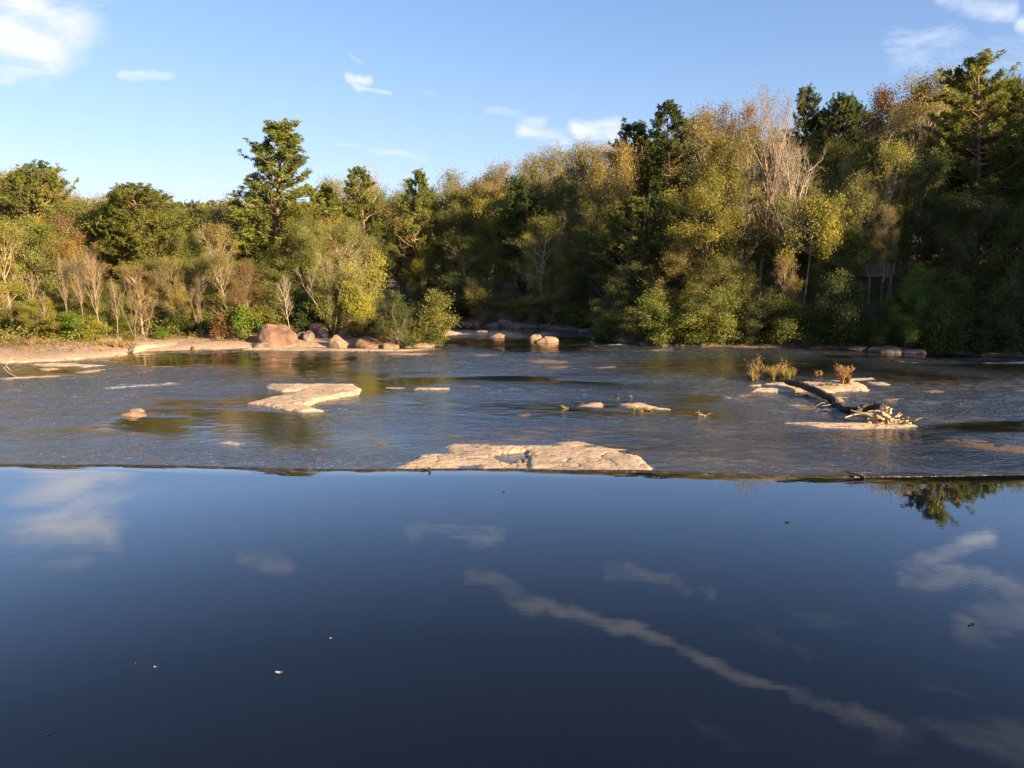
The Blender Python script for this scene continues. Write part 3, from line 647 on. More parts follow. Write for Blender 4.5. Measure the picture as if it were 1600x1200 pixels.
# boulders
def boulder(px, pyb, wpx, hpx, label, group=None, matk='red', seed=1, depth=.8, flat=.0, rz=0, z0=None, cuts=10, Y=None, name='boulder', cat='rock'):
    if Y is None: x, y = g(px, pyb); zb = ZR
    else:
        q = at(px, pyb, Y); x, y, zb = q
    dist = math.hypot(y, x)*.99
    W = wpx*y/F/cp; Hh = hpx*y/F*1.02
    r = np.random.default_rng(seed)
    import bmesh
    bm = bmesh.new(); bmesh.ops.create_icosphere(bm, subdivisions=5, radius=1)
    V = np.array([v.co[:] for v in bm.verts])
    for k in range(cuts):
        n = unit(r.normal(size=3)*np.array([1, 1, .7])+np.array([0, 0, .25])); c_ = r.uniform(.62, .85)
        dd = V@n-c_; V = V-np.clip(dd, 0, None)[:, None]*n*.92
    rad = np.linalg.norm(V, axis=1)
    V = V*(1+.22*fbm(V[:, 0]*1.3+seed, V[:, 1]*1.3, V[:, 2]*1.3, oct=5, seed=seed+200))[:, None]
    for v, c_ in zip(bm.verts, V): v.co = c_
    mn, mx = V.min(0), V.max(0)
    me = bpy.data.meshes.new(name); bm.to_mesh(me); bm.free()
    me.polygons.foreach_set('use_smooth', np.ones(len(me.polygons), bool)); me.materials.append(RM[matk])
    o = obj(name, me)
    sx = W/(mx[0]-mn[0]); sz = Hh/(mx[2]*1.0); sy = sx*depth
    if rz: o.rotation_euler = (0, 0, rz)
    o.scale = (sx, sy, sz); o.location = (x, y+sy*.8, zb-.02)
    if group: pass
    tag(o, label, cat, group or 'boulders on the banks'); return o
GB = 'boulders along the left bank'
boulder(425, 543, 66, 36, 'largest rounded reddish boulder on the left bank', GB, 'red', 3, .9, cuts=8)
boulder(402, 544, 44, 10, 'low flat grey boulder at the foot of the largest round boulder', GB, 'grey', 4, .7)
boulder(342, 534, 40, 12, 'low tan boulder in the brush behind the reddish bank slab', GB, 'block', 5)
boulder(338, 529, 20, 9, 'small orange boulder under the red leaved bush', GB, 'block', 6)
boulder(495, 519, 30, 14, 'tilted reddish block topmost in the dark pile on the left bank', GB, 'red', 8, .7, Y=77.5)
boulder(481, 537, 20, 20, 'small round grey boulder in the dark gap of the left bank pile', GB, 'grey', 9, .8, Y=75.2)
boulder(500, 533, 34, 18, 'dark blocky boulder under the tilted block of the pile', GB, 'grey', 10, .8, Y=76.5)
boulder(470, 533, 20, 14, 'grey boulder at the left end of the dark pile', GB, 'grey', 12, .8, Y=76)
boulder(535, 536, 42, 24, 'broad reddish boulder with white lichen behind the rounded front one', GB, 'red', 11, .8, Y=76)
boulder(528, 544, 40, 20, 'rounded tan boulder with white spots at the water, right of the dark pile', GB, 'block', 13, .7)
boulder(572, 545, 50, 18, 'low reddish boulder right of the spotted boulder', GB, 'red', 14, .8)
boulder(556, 541, 20, 9, 'small tan boulder between the spotted and the low reddish boulder', GB, 'block', 15, .8)
boulder(608, 546, 36, 9, 'low tan boulder under the dry bushes of the left point', GB, 'block', 16, .8)
boulder(660, 543, 38, 7.5, 'bright yellowish flat boulder at the tip of the left point', GB, 'block', 17, .5, cuts=3)
boulder(632, 520, 22, 8, 'tan boulder farther back on the left point', GB, 'block', 18)
boulder(655, 514, 22, 6, 'reddish boulder at the back of the left point', GB, 'red', 19)
boulder(682, 520, 30, 8, 'bright tan boulder at the far end of the left point', GB, 'block', 20)
boulder(25, 545, 44, 12, 'wide reddish boulder in the dry brush at the left edge', GB, 'red', 21)
boulder(62, 552, 22, 4, 'low dark rock on the sandy shelf at left', GB, 'grey', 22)
boulder(8, 550, 26, 5, 'low brown rock at the very left edge above the sandy shelf', GB, 'red', 23)
boulder(235, 540, 26, 8, 'small reddish boulder behind the smooth tan bank slab', GB, 'red', 24)
boulder(283, 530, 44, 11, 'layered tan rock under the multi stemmed bare saplings', GB, 'block', 25)
GM_ = 'rocks standing in the river'
boulder(204, 651.5, 50, 7.5, 'small angular pink boulder alone in the river at left', GM_, 'block', 31, .6, cuts=4)
boulder(211, 644, 28, 5, 'small pale rock just behind the lone angular boulder at left', GM_, 'block', 32, .6, cuts=3)
boulder(777, 528, 27, 6.5, 'lone orange block in the far river', GM_, 'block', 33, .8, cuts=14)
boulder(838, 531, 22, 8, 'dull left half of the split boulder in the far river', GM_, 'block', 34, .8)
boulder(853, 536, 40, 10, 'bright orange right half of the split boulder in the far river', GM_, 'block', 35, .6)
boulder(852, 525, 48, 5, 'grey flat boulder behind the split boulder', GM_, 'grey', 36, .6, cuts=3)
boulder(752, 519, 20, 3, 'low flat grey rock in the far river left of the orange block', GM_, 'grey', 37, .6, cuts=3)
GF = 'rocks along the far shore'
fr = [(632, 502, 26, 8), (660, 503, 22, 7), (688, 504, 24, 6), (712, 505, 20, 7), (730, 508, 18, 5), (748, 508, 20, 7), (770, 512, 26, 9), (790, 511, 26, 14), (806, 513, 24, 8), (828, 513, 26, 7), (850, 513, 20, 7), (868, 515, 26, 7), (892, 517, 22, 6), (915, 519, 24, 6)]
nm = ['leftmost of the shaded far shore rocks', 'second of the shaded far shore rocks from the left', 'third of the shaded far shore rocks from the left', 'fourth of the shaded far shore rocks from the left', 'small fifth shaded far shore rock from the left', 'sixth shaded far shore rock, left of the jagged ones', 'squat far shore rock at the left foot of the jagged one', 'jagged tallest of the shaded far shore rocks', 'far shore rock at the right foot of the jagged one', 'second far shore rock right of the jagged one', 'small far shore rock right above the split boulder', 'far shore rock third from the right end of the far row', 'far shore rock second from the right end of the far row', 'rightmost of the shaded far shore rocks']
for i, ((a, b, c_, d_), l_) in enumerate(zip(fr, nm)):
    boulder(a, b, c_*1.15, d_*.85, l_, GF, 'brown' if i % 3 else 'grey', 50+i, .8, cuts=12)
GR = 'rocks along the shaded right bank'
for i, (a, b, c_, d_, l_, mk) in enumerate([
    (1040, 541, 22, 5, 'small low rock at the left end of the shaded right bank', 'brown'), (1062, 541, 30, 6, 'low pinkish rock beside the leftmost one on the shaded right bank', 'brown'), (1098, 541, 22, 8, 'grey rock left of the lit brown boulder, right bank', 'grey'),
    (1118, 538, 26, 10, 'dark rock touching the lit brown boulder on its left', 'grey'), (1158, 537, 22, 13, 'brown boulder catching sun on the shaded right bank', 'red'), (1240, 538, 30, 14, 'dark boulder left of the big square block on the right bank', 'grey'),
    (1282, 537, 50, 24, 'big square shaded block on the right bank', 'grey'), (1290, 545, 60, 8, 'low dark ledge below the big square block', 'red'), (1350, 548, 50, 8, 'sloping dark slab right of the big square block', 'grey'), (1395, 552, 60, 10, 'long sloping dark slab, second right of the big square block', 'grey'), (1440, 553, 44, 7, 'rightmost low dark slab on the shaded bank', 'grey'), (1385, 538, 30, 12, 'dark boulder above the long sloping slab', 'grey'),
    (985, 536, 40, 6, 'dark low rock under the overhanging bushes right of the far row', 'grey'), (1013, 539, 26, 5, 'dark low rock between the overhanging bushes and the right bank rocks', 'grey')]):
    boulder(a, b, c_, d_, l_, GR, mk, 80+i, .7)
# ------------------------------------------------------------------ driftwood
m, nt, p, out = mat('dark_wet_bark'); wp = N(nt, 'ShaderNodeTexCoord').outputs['Object']; n = noise(nt, wp, 5, 7, .65)
n = noise(nt, scalev(nt, wp, (2.2, .8, 2.2)), 4, 8, .75); L(nt, ramp(nt, n, [(.38, (.012, .009, .007)), (.52, (.07, .048, .034)), (.62, (.20, .145, .105))]), p.inputs['Base Color']); p.inputs['Roughness'].default_value = .85; L(nt, bump(nt, n, 1, .16), p.inputs['Normal']); DK = m
m, nt, p, out = mat('bleached_wood'); wp = N(nt, 'ShaderNodeTexCoord').outputs['Object']; n = noise(nt, wp, 7, 6, .6)
L(nt, ramp(nt, n, [(.3, (.26, .17, .09)), (.6, (.48, .34, .20)), (.8, (.60, .46, .30))]), p.inputs['Base Color']); p.inputs['Roughness'].default_value = .8; L(nt, bump(nt, n, .6, .03), p.inputs['Normal']); PW = m
def smooth_path(P, k=8):
    P = np.asarray(P, float); t = np.arange(len(P)); tt = np.linspace(0, len(P)-1, (len(P)-1)*k+1)
    Q = np.stack([np.interp(tt, t, P[:, i]) for i in range(3)], 1)
    for _ in range(k//2): Q[1:-1] = (Q[:-2]+2*Q[1:-1]+Q[2:])/4
    return Q
def gp(px, py, dz): x, y = g(px, py); return (x, y, ZR+dz)
# the dark log with its kink and sawn end
O = np.array(gp(1270, 622, 0))
lg = empty('fallen_log', tuple(O)); tag(lg, 'dark fallen log with a kink and pale sawn end beside the rock island', 'log')
tb = Tubes(); P1 = smooth_path([gp(1228, 606, .42), gp(1250, 612, .45), (np.array(gp(1275, 620, .38))), gp(1302, 631, .26)])
tb.add(P1-O, np.linspace(.19, .24, len(P1)), 16, .5, 1); obj('trunk', tb.mesh('log_trunk', DK), lg)
tb = Tubes(); P2 = smooth_path([gp(1302, 630, .30), gp(1308, 637, .15), gp(1318, 642, .10), gp(1334, 645, .18), gp(1342, 646, .25)])
tb.add(P2-O, np.linspace(.21, .14, len(P2)), 14, .6, 2); obj('bent_end', tb.mesh('log_bent_end', DK), lg)
e = np.array(P2[-1])-O; tb = Tubes(); dd = unit(P2[-1]-P2[-3]); tb.add(np.array([e-dd*.02, e+dd*.03]), [.145, .14], 14); obj('sawn_end', tb.mesh('log_sawn_end', PW, False), lg)
tb = Tubes(); e = np.array(P1[-1])-O
tb.add(np.array([e+[-.05, .2, .0], e+[.02, -.05, .12]]), [.2, .17], 12, .5); obj('broken_joint', tb.mesh('log_joint', PW), lg)
r = np.random.default_rng(5); tb = Tubes()
for (a, b, az, ln_) in ((1296, 634, 3.6, 1.0), (1290, 630, 3.3, .9), (1300, 637, 3.9, .8), (1306, 626, .5, .9), (1304, 625, .2, 1.1), (1308, 628, .1, .8)):
    tb = Tubes(); q = np.array(gp(a, b, .15))-O; tb.add(curve(q, (math.cos(az), math.sin(az)*.5, .35), ln_, 5, -.6, r, .22), np.linspace(.025, .01, 6), 5); obj('twig', tb.mesh('log_twig', PW), lg)
tb = Tubes(); q = gp(1340, 648, .02); O2 = np.array(q)
st = empty('driftwood_stick', q); tag(st, 'thin pale curved stick standing in the shallows right of the fallen log', 'stick')
tb.add(smooth_path([(0, 0, -.1), (.2, 0, .15), (.35, .05, .42), (.38, .05, .6)]), .022, 6); tb.add(smooth_path([(.38, .05, .58), (.47, .05, .60)]), .016, 5); obj('stem', tb.mesh('stick_stem', PW), st)
# root wad
O = np.array(gp(1378, 664, 0)); rw = empty('root_wad', tuple(O)); tag(rw, 'tangled pale driftwood root wad with dark rounded stump on the long pale slab', 'driftwood')
tb = Tubes(); tb.add(smooth_path([np.array(gp(1337, 653, .28))-O, np.array(gp(1350, 650, .48))-O, np.array(gp(1365, 650, .50))-O, np.array(gp(1380, 655, .42))-O]), [.12]*6+list(np.linspace(.2, .34, 19)), 12, .3, 3); obj('stump', tb.mesh('wad_stump', DK), rw)
tb = Tubes(); r = np.random.default_rng(9)
tb.add(smooth_path([np.array(gp(1319, 665, .42))-O, np.array(gp(1335, 662, .5))-O, np.array(gp(1352, 663, .58))-O, np.array(gp(1375, 664, .52))-O, np.array(gp(1392, 668, .38))-O]), np.linspace(.03, .085, 33), 8, .2)
for i in range(30):
    x = r.uniform(-.9, 1.5); base = np.array([x, r.uniform(-.4, .5), r.uniform(.05, max(.12, .75-.42*abs(x))) ])
    az = r.choice([0, 3.14])+r.normal()*.7; b = curve(base, (math.cos(az), math.sin(az)*.6, r.normal()*.35), r.uniform(.5, 1.3), 7, r.uniform(-.8, .5), r, .28)
    b[:, 2] = np.clip(b[:, 2], .02, .78); r1 = r.uniform(.03, .085); tb.add(b, np.linspace(r1, r1*.4, 8), 7, .3, i)
for (x, z) in ((-.35, .50), (-.1, .66), (.1, .55)):   # knobbly bole
    tb.add(smooth_path([(x-.2, .1, z-.35), (x, -.1, z-.1), (x+.05, -.2, z)]), np.linspace(.16, .12, 17), 9, .3, 4)
obj('roots', tb.mesh('wad_roots', PW), rw)
for (x, s_) in ((1.05, .35), (1.2, .25), (.62, .22)):
    tb = Tubes(); tb.add(curve((x-.4, 0, .42), (.5, .1, .4), s_, 4, .1, r, .1), np.linspace(.05, .03, 5), 6, .2); obj('root_stub', tb.mesh('wad_stub', PW), rw)
# forked driftwood branch in the left backwater
q = gp(10, 584, .02); O = np.array(q); fb = empty('driftwood_branch', q); tag(fb, 'forked yellowish driftwood branch rising from the still backwater at the left edge', 'branch')
tb = Tubes(); P = [np.array(gp(28, 590, -.02))-O, np.array(gp(14, 586, .1))-O, np.array(gp(6, 582, .35))-O, np.array(gp(12, 583, .65))-O, np.array(gp(22, 582, 1.15))-O]
tb.add(smooth_path(P), np.linspace(.07, .03, 33), 7, .2); tb.add(smooth_path([P[2], P[2]+[.25, 0, .12], P[2]+[.5, 0, -.2]]), np.linspace(.05, .02, 17), 6, .2); obj('limb', tb.mesh('branch_limb', PW), fb)
q = gp(212, 549, .05); O = np.array(q); fb = empty('driftwood_branch', q); tag(fb, 'dark curved dead branch hanging over the water at the right end of the sandy shelf', 'branch')
tb = Tubes(); tb.add(smooth_path([(-1.1, .2, 1.3), (-.7, .1, .5), (-.2, 0, .2), (.2, 0, 0)]), np.linspace(.035, .09, 25), 6, .2); tb.add(smooth_path([(-.3, 0, .9), (-.25, 0, .5), (.1, 0, .1)]), np.linspace(.02, .06, 17), 6, .2); obj('limb', tb.mesh('branch_limb', DK), fb)
# twig cluster midstream
q = gp(1100, 650, .0); tw = empty('driftwood_twigs', q); tag(tw, 'small bleached curly twigs sticking out of the water right of midstream', 'twigs')
tb = Tubes(); r = np.random.default_rng(3)
for i in range(7): tb.add(curve((r.uniform(-.35, .35), 0, -.05), (r.normal()*.6, r.normal()*.3, 1), r.uniform(.3, .62), 6, r.uniform(-1.2, .1), r, .25), np.linspace(.022, .01, 7), 5)
obj('stems', tb.mesh('twigs_stems', PW), tw)
# dark stick caught on the weir, small stump on the slab
x, y = g(1335, 746, 0); q = (x, float(lipY(x))+.1, .03); ws = empty('driftwood_stick', q); tag(ws, 'short dark stick caught on the weir crest right of centre', 'stick')
tb = Tubes(); tb.add(smooth_path([(-.28, .12, .05), (-.1, .06, .06), (.1, -.05, .03), (.2, -.16, -.02)]), np.linspace(.02, .04, 25), 7, .3); tb.add(smooth_path([(.05, 0, .03), (.3, -.02, .05), (.5, .05, .02)]), np.linspace(.015, .008, 17), 5, .3); obj('stem', tb.mesh('stick_stem', DK), ws)
x, y = g(672, 735, 0); q = (x, float(lipY(x))+.02, 0); ws = empty('driftwood_stick', q); tag(ws, 'tiny black stub of wood poking up at the weir below the widest slab', 'stick')
tb = Tubes(); tb.add(smooth_path([(0, 0, -.05), (.0, 0, .03), (-.02, 0, .075)]), np.linspace(.03, .022, 17), 7, .3); obj('stem', tb.mesh('stick_stem', DK), ws)
# pale snag limbs along the left bank are in the bare trees below
# ------------------------------------------------------------------ grass clumps
GC = {'straw': leaf_mat('straw_grass', [(.20, .12, .05), (.40, .27, .10), (.50, .36, .16)], trans=.25),
      'lime': leaf_mat('green_grass', [(.16, .14, .04), (.30, .25, .07), (.42, .34, .12)], trans=.3),
      'orange': leaf_mat('orange_grass', [(.30, .15, .055), (.45, .26, .10), (.50, .34, .15)], trans=.25)}
def tuft(px, py, wpx, hpx, label, parts, group='grass growing on river rocks', dz=.1, name='grass_clump', seed=1, cat='grass'):
    x, y = g(px, py); W = wpx*y/F; Hh = hpx*y/F; e = empty(name, (x, y, ZR+dz)); tag(e, label, cat, group); r = np.random.default_rng(seed)
    for pn, mk, cnt, x0, x1, h0, h1, spread, wd, heads in parts:
        V = []; T = []; cc_ = [(r.uniform(x0, x1)*W/2, r.normal()*W*.10) for _ in range(max(2, int((x1-x0)*W*2.2)))]
        for i in range(cnt):
            c0_ = cc_[r.integers(len(cc_))]; bx = c0_[0]+r.normal()*.05; by = c0_[1]+r.normal()*.05; h = Hh*r.uniform(h0, h1)*(1-.55*abs((bx/(W/2)-(x0+x1)/2)/((x1-x0)/2))**2.2)*(1+.25*math.sin(bx*9+seed)); az = r.uniform(0, 6.28); dx, dy = math.cos(az)*spread*h*r.uniform(.1, 1), math.sin(az)*spread*h*r.uniform(.1, 1)
            sx, sy = -math.sin(az+1.0)*wd, math.cos(az+1.0)*wd
            pts = [(bx+dx*t*t, by+dy*t*t, h*t*(1-.15*t*spread)) for t in (0, .4, .75, 1)]
            ws_ = (1, .9, .6, .12); tt = r.uniform(0, 1)
            n0 = len(V)
            for (a, b, c_), w_ in zip(pts, ws_):
                V += [(a-sx*w_, b-sy*w_, c_), (a+sx*w_, b+sy*w_, c_)]; T += [min(1, tt*.7+c_/Hh*.3)]*2
            for k in range(3): heads_f.append((n0+2*k, n0+2*k+1, n0+2*k+3, n0+2*k+2))
            if heads:
                a, b, c_ = pts[-1]
                for q in range(heads):
                    aa, bb, cc = a+r.normal()*.035, b+r.normal()*.035, c_+r.normal()*.06; n0 = len(V); u = r.normal(size=3)*.03; v = r.normal(size=3)*.02
                    V += [(aa-u[0], bb-u[1], cc-u[2]), (aa+v[0], bb+v[1], cc+v[2]), (aa+u[0], bb+u[1], cc+u[2]), (aa-v[0], bb-v[1], cc-v[2])]; T += [r.uniform(0, .5)]*4; heads_f.append((n0, n0+1, n0+2, n0+3))
        me = make_mesh(name+'_'+pn, np.array(V), np.array(heads_f), False, {'tint': T}, GC[mk]); obj(pn, me, e); heads_f.clear()
heads_f = []
tuft(1205, 594, 72, 29, 'tall dry grass with brown seed heads at the left of the rock island', [('dry_stalks', 'straw', 60, -1.05, -.15, .8, 1.3, .35, .013, 5), ('green_blades', 'lime', 900, -.9, 1.0, .25, .85, .9, .014, 0), ('dry_blades', 'straw', 700, -1.0, .9, .25, .85, .9, .013, 0), ('seed_heads', 'orange', 60, .1, 1.1, .6, .95, .35, .012, 6)], seed=3)
tuft(1320, 602, 36, 32, 'upright orange tipped bush of grass on the right of the rock island', [('blades', 'straw', 520, -.3, .3, .5, .9, .55, .016, 0), ('orange_tips', 'orange', 260, -.35, .35, .7, 1.0, .6, .014, 3), ('long_stalks', 'straw', 5, -.8, -.2, 1.05, 1.25, .5, .010, 0)], seed=4)
tuft(1274, 590, 10, 12, 'small dry seedling plant between the tall grass and the orange bush, left one', [('stems', 'orange', 22, -.6, .6, .4, 1, .3, .016, 3)], seed=5)
tuft(1283, 589, 8, 8, 'small dry seedling plant between the tall grass and the orange bush, right one', [('stems', 'orange', 16, -.6, .6, .4, 1, .3, .016, 3)], seed=6)
tuft(1293, 606, 46, 9, 'low green mat of grass at the left foot of the orange bush', [('blades', 'lime', 420, -1, 1, .2, .9, .6, .018, 0)], seed=7)
tuft(1262, 597, 18, 5, 'low green sprigs right of the tall dry grass', [('blades', 'lime', 120, -1, 1, .2, .9, .6, .018, 0)], seed=8)
tuft(878, 638, 22, 6, 'lone yellow grass tuft in the water right of centre', [('blades', 'lime', 420, -1, 1, .3, 1, .5, .014, 0), ('dry_blades', 'straw', 240, -1, 1, .3, 1, .5, .014, 0)], dz=-.03, seed=9)
tuft(906, 633, 14, 5, 'green grass tuft on the left end of the small pinkish rock', [('blades', 'lime', 300, -1, 1, .3, 1, .5, .014, 0)], dz=0, seed=10)
tuft(1001, 642, 34, 9, 'yellow green grass along the near edge of the small tan rock', [('blades', 'lime', 620, -1, 1, .3, .9, .5, .014, 0), ('dry_blades', 'straw', 300, -1, 1, .3, .9, .5, .014, 0)], dz=-.02, seed=11)
tuft(968, 624, 12, 4, 'tiny grass tuft in the riffle behind the small tan rock, left one', [('blades', 'lime', 160, -1, 1, .3, 1, .5, .014, 0)], dz=0, seed=12)
tuft(982, 622, 12, 5, 'tiny grass tuft in the riffle behind the small tan rock, right one', [('blades', 'straw', 160, -1, 1, .3, 1, .5, .014, 0)], dz=0, seed=13)
tuft(152, 553, 30, 8, 'golden dry grass hanging over the right part of the sandy shelf', [('blades', 'straw', 500, -1, 1, .3, 1, .6, .02, 0)], dz=.15, seed=14, group='dry grass on the left bank')
tuft(600, 541, 46, 18, 'dry straw coloured grass clump above the low tan boulder on the left point', [('blades', 'straw', 900, -1, 1, .3, 1, .6, .02, 2)], dz=.3, seed=15, group='dry grass on the left bank')
tuft(635, 530, 50, 16, 'pale dry grass clump behind the bright yellowish boulder', [('blades', 'straw', 600, -1, 1, .3, 1, .6, .02, 2), ('green_blades', 'lime', 300, -1, 1, .3, .9, .6, .02, 0)], dz=.2, seed=16, group='dry grass on the left bank')
tuft(180, 547, 60, 14, 'dry tan grass at the back of the sandy shelf', [('blades', 'straw', 900, -1, 1, .3, 1, .6, .02, 1)], dz=.25, seed=17, group='dry grass on the left bank')
tuft(60, 549, 70, 16, 'dry brown grass beside the wide reddish boulder at left', [('blades', 'straw', 900, -1, 1, .3, 1, .6, .02, 1)], dz=.25, seed=18, group='dry grass on the left bank')
# ------------------------------------------------------------------ leaves afloat on the pool
m, nt, p, out = mat('floating_leaf'); p.inputs['Base Color'].default_value = (.30, .30, .28, 1); p.inputs['Roughness'].default_value = .6; FL1 = m
m, nt, p, out = mat('dark_floating_leaf'); p.inputs['Base Color'].default_value = (.02, .018, .015, 1); FL2 = m
for i, (a, b, s_, mm, lab) in enumerate([(437, 1051, .055, FL1, 'pale curled leaf floating on the pool left of centre, largest of the afloat leaves'), (517, 997, .022, FL1, 'tiny pale leaf floating right above the largest pale one'), (243, 1042, .026, FL1, 'tiny pale leaf floating beside a dark one at left'), (213, 1036, .028, FL2, 'dark leaf floating beside a tiny pale one at left'),
        (75, 1147, .024, FL2, 'dark leaf floating in the lower left corner of the pool'), (787, 769, .05, FL2, 'dark leaf floating just in front of the weir, middle'), (1231, 816, .06, FL2, 'dark leaf floating in front of the weir at right'), (1517, 976, .06, FL2, 'dark curled leaf floating under the swirl cloud reflection at right')]):
    x, y = g(a, b, .004); r = np.random.default_rng(i); k = 12; th = np.arange(k)*2*math.pi/k
    s_ *= .7; rad = s_*(1+.25*r.normal(size=k)); V = [(0, 0, .002)]+[(math.cos(t)*q, math.sin(t)*q*.7, .004+s_*.35*abs(math.cos(t))**2) for t, q in zip(th, rad)]
    V += [(v[0], v[1], v[2]-.002) for v in V]
    me = make_mesh('floating_leaf', np.array(V), [(0, 1+j, 1+(j+1) % k) for j in range(k)]+[(k+1, k+2+(j+1) % k, k+2+j) for j in range(k)]+[(1+j, k+2+j, k+2+(j+1) % k, 1+(j+1) % k) for j in range(k)], False, mat=mm)
    tag(obj('floating_leaf', me, loc=(x, y, .002)), lab, 'leaf', 'leaves afloat on the pool')
# ------------------------------------------------------------------ lookout platform
m, nt, p, out = mat('weathered_timber'); wp = N(nt, 'ShaderNodeTexCoord').outputs['Object']; n = noise(nt, scalev(nt, wp, (1, 1, 4)), 3, 5)
L(nt, ramp(nt, n, [(.3, (.09, .07, .055)), (.7, (.20, .16, .125))]), p.inputs['Base Color']); p.inputs['Roughness'].default_value = .85; TW = m
PY = 74.0; c0 = at(1354, 431, PY); c1 = at(1396, 431, PY); w_ = c1[0]-c0[0]; hr = at(1354, 413, PY)[2]-c0[2]
pf = empty('lookout_platform', (c0[0], PY, c0[2])); tag(pf, 'weathered wooden lookout deck with rail on tall posts among the shaded right bank trees', 'platform')
def bx(name, lst, nm2='part'):
    V = []; Fc = []
    for c_, s_ in lst: box(V, Fc, c_, s_)
    return obj(name, make_mesh(nm2, np.array(V), Fc, False, mat=TW), pf)
bx('deck', [((w_/2, 1.0, 0), (w_, 2.0, .16))]+[((w_*(i+.5)/9, 1.0, .10), (w_/9-.02, 2.06, .035)) for i in range(9)])
bx('railing', [((w_*k/4, 0.02, hr/2+.1), (.11, .11, hr)) for k in range(5)]+[((w_/2, -.045, .25+hr*.22*k), (w_, .04, .10)) for k in range(4)]+[((w_/2, 0, hr+.10), (w_+.1, .16, .05))]+[((0.02, 1, .25+hr*.22*k), (.04, 1.9, .10)) for k in range(4)])
for xx_, yy_ in ((.38, .12), (.38, 1.85), (w_-.2, .12), (w_-.2, 1.85)):
    gz = float(hgt(np.array([c0[0]+xx_]), np.array([PY+yy_]))[0])-c0[2]-.2
    bx('support_post', [((xx_, yy_, (gz-.08)/2), (.17, .17, -gz-.08))])
# ------------------------------------------------------------------ trees
sky_px = [(-200, 262), (0, 256), (45, 254), (75, 275), (120, 286), (180, 290), (220, 289), (258, 292), (285, 308), (340, 306), (380, 300), (450, 300), (490, 293), (530, 304), (545, 270), (600, 268), (640, 276), (690, 272), (760, 266), (830, 250), (900, 238), (945, 230), (985, 205), (1030, 200), (1060, 180), (1120, 170), (1180, 190), (1260, 190), (1290, 155), (1350, 165), (1400, 150), (1450, 130), (1500, 120), (1550, 105), (1600, 105), (1900, 90)]
def skyline(px): return float(np.interp(px, [a for a, b in sky_px], [b for a, b in sky_px]))
KINDW = {}
def project_px(x, y, z):
    zz = z-CAMZ; fwd = y*cp-zz*sp_; up = y*sp_+zz*cp
    return 800+F*x/fwd, 600-F*up/fwd
zonecount = 0
def plant(tpl, px, Y, top, label, leaf=None, wpx=None, name=None, cat='tree', group=None, bark=None, rot=None, tilt=0, hmin=1.0, hmax=40, basepx=None, wr=(.75, 1.5)):
    tm, cm, H0, W0 = TPL[tpl]
    x, _, zt = at(px, top, Y)
    zg = float(hgt(np.array([x]), np.array([Y]))[0])-.1
    if basepx is not None: zg = at(px, basepx, Y)[2]
    H = min(max(zt-zg, hmin), hmax); sz = H/H0
    sx = sz*random.uniform(.9, 1.1) if wpx is None else (wpx*Y/F)/W0
    sx = min(max(sx, sz*wr[0]), sz*wr[1])
    nme = name or {'p': 'pine_tree', 'o': 'broadleaf_tree', 'a': 'broadleaf_tree', 'u': 'broadleaf_tree', 'b': 'bare_tree', 's': 'shrub', 'w': 'willow_shrub', 't': 'shrub'}[tpl[0]]
    e = empty(nme, (x, Y, zg)); e.rotation_euler = (random.gauss(0, .02), tilt, random.uniform(0, 6.28) if rot is None else rot); e.scale = (sx, sx, sz)
    tag(e, label, cat, group)
    t = obj('trunk', tm, e)
    if bark: t.material_slots[0].link = 'OBJECT'; t.material_slots[0].material = BM[bark]
    if cm:
        c_ = obj('crown', cm, e)
        if leaf: c_.material_slots[0].link = 'OBJECT'; c_.material_slots[0].material = LM[leaf]
    return e
LMK = []   # landmarks used to describe the rest
def hero(tpl, px, Y, top, label, leaf=None, wpx=None, short=None, **kw):
    e = plant(tpl, px, Y, top, label, leaf, wpx, **kw)
    if short: LMK.append((px, Y, top, short))
    return e
# left bank
hero('pineA', 414, 92, 190, 'tallest pine on the left bank, standing alone above the treeline', 'pine', 178, 'the tall lone pine', cat='pine tree', rot=.6)
hero('pineB', 238, 86, 285, 'round topped green pine between the left edge and the tall lone pine', 'pine', 150, 'the round topped pine', cat='pine tree')
hero('pineB', 22, 90, 250, 'dense round pine at the left edge of the treeline', 'pine', 130, 'the left edge pine', cat='pine tree', rot=2)
hero('airyA', 118, 84, 372, 'orange gold tree behind the pale bare saplings at left', 'gold', 75, 'the orange gold tree')
hero('airyB', 160, 86, 376, 'amber tree right of the orange gold one, left bank', 'gold', 55)
hero('airyB', 92, 88, 330, 'brownish red tree left of the round topped pine', 'rust', 80)
hero('airyC', 165, 95, 300, 'thin dull red tree peeping over the treeline left of the round topped pine', 'rust', 60)
hero('airyB', 385, 78, 408, 'rust red tree on the left bank below the tall lone pine', 'rust', 66, 'the rust red tree')
hero('airyA', 330, 82, 345, 'tan sunlit tree left of the tall lone pine', 'tan', 70)
hero('airyC', 352, 78, 390, 'slim olive tree with pale stems between the round topped pine and the rust red tree', 'olive', 55)
hero('oakC', 455, 88, 310, 'bushy olive tree touching the tall lone pine on its right', 'olive', 85)
hero('oakD', 485, 84, 345, 'olive green tree between the tall lone pine and the willow at the point', 'olive', 70)
hero('willow', 556, 78, 392, 'large sunlit yellowish willow at the tip of the left point', 'yellow', 82, 'the willow at the point', cat='willow')
hero('willow', 515, 79, 420, 'greyish tan willow left of the one at the tip of the point', 'greyg', 72, cat='willow')
hero('willow', 578, 79, 455, 'low yellow olive willow leaning over the tip of the left point', 'olive', 40, cat='willow')
hero('bareC', 450, 76.5, 428, 'white forked bare tree above the dark boulder pile', None, 40, 'the white forked bare tree', cat='bare tree')
hero('bareD', 520, 78, 395, 'bare twiggy grey sapling in front of the greyish willow', None, 70, cat='bare tree')
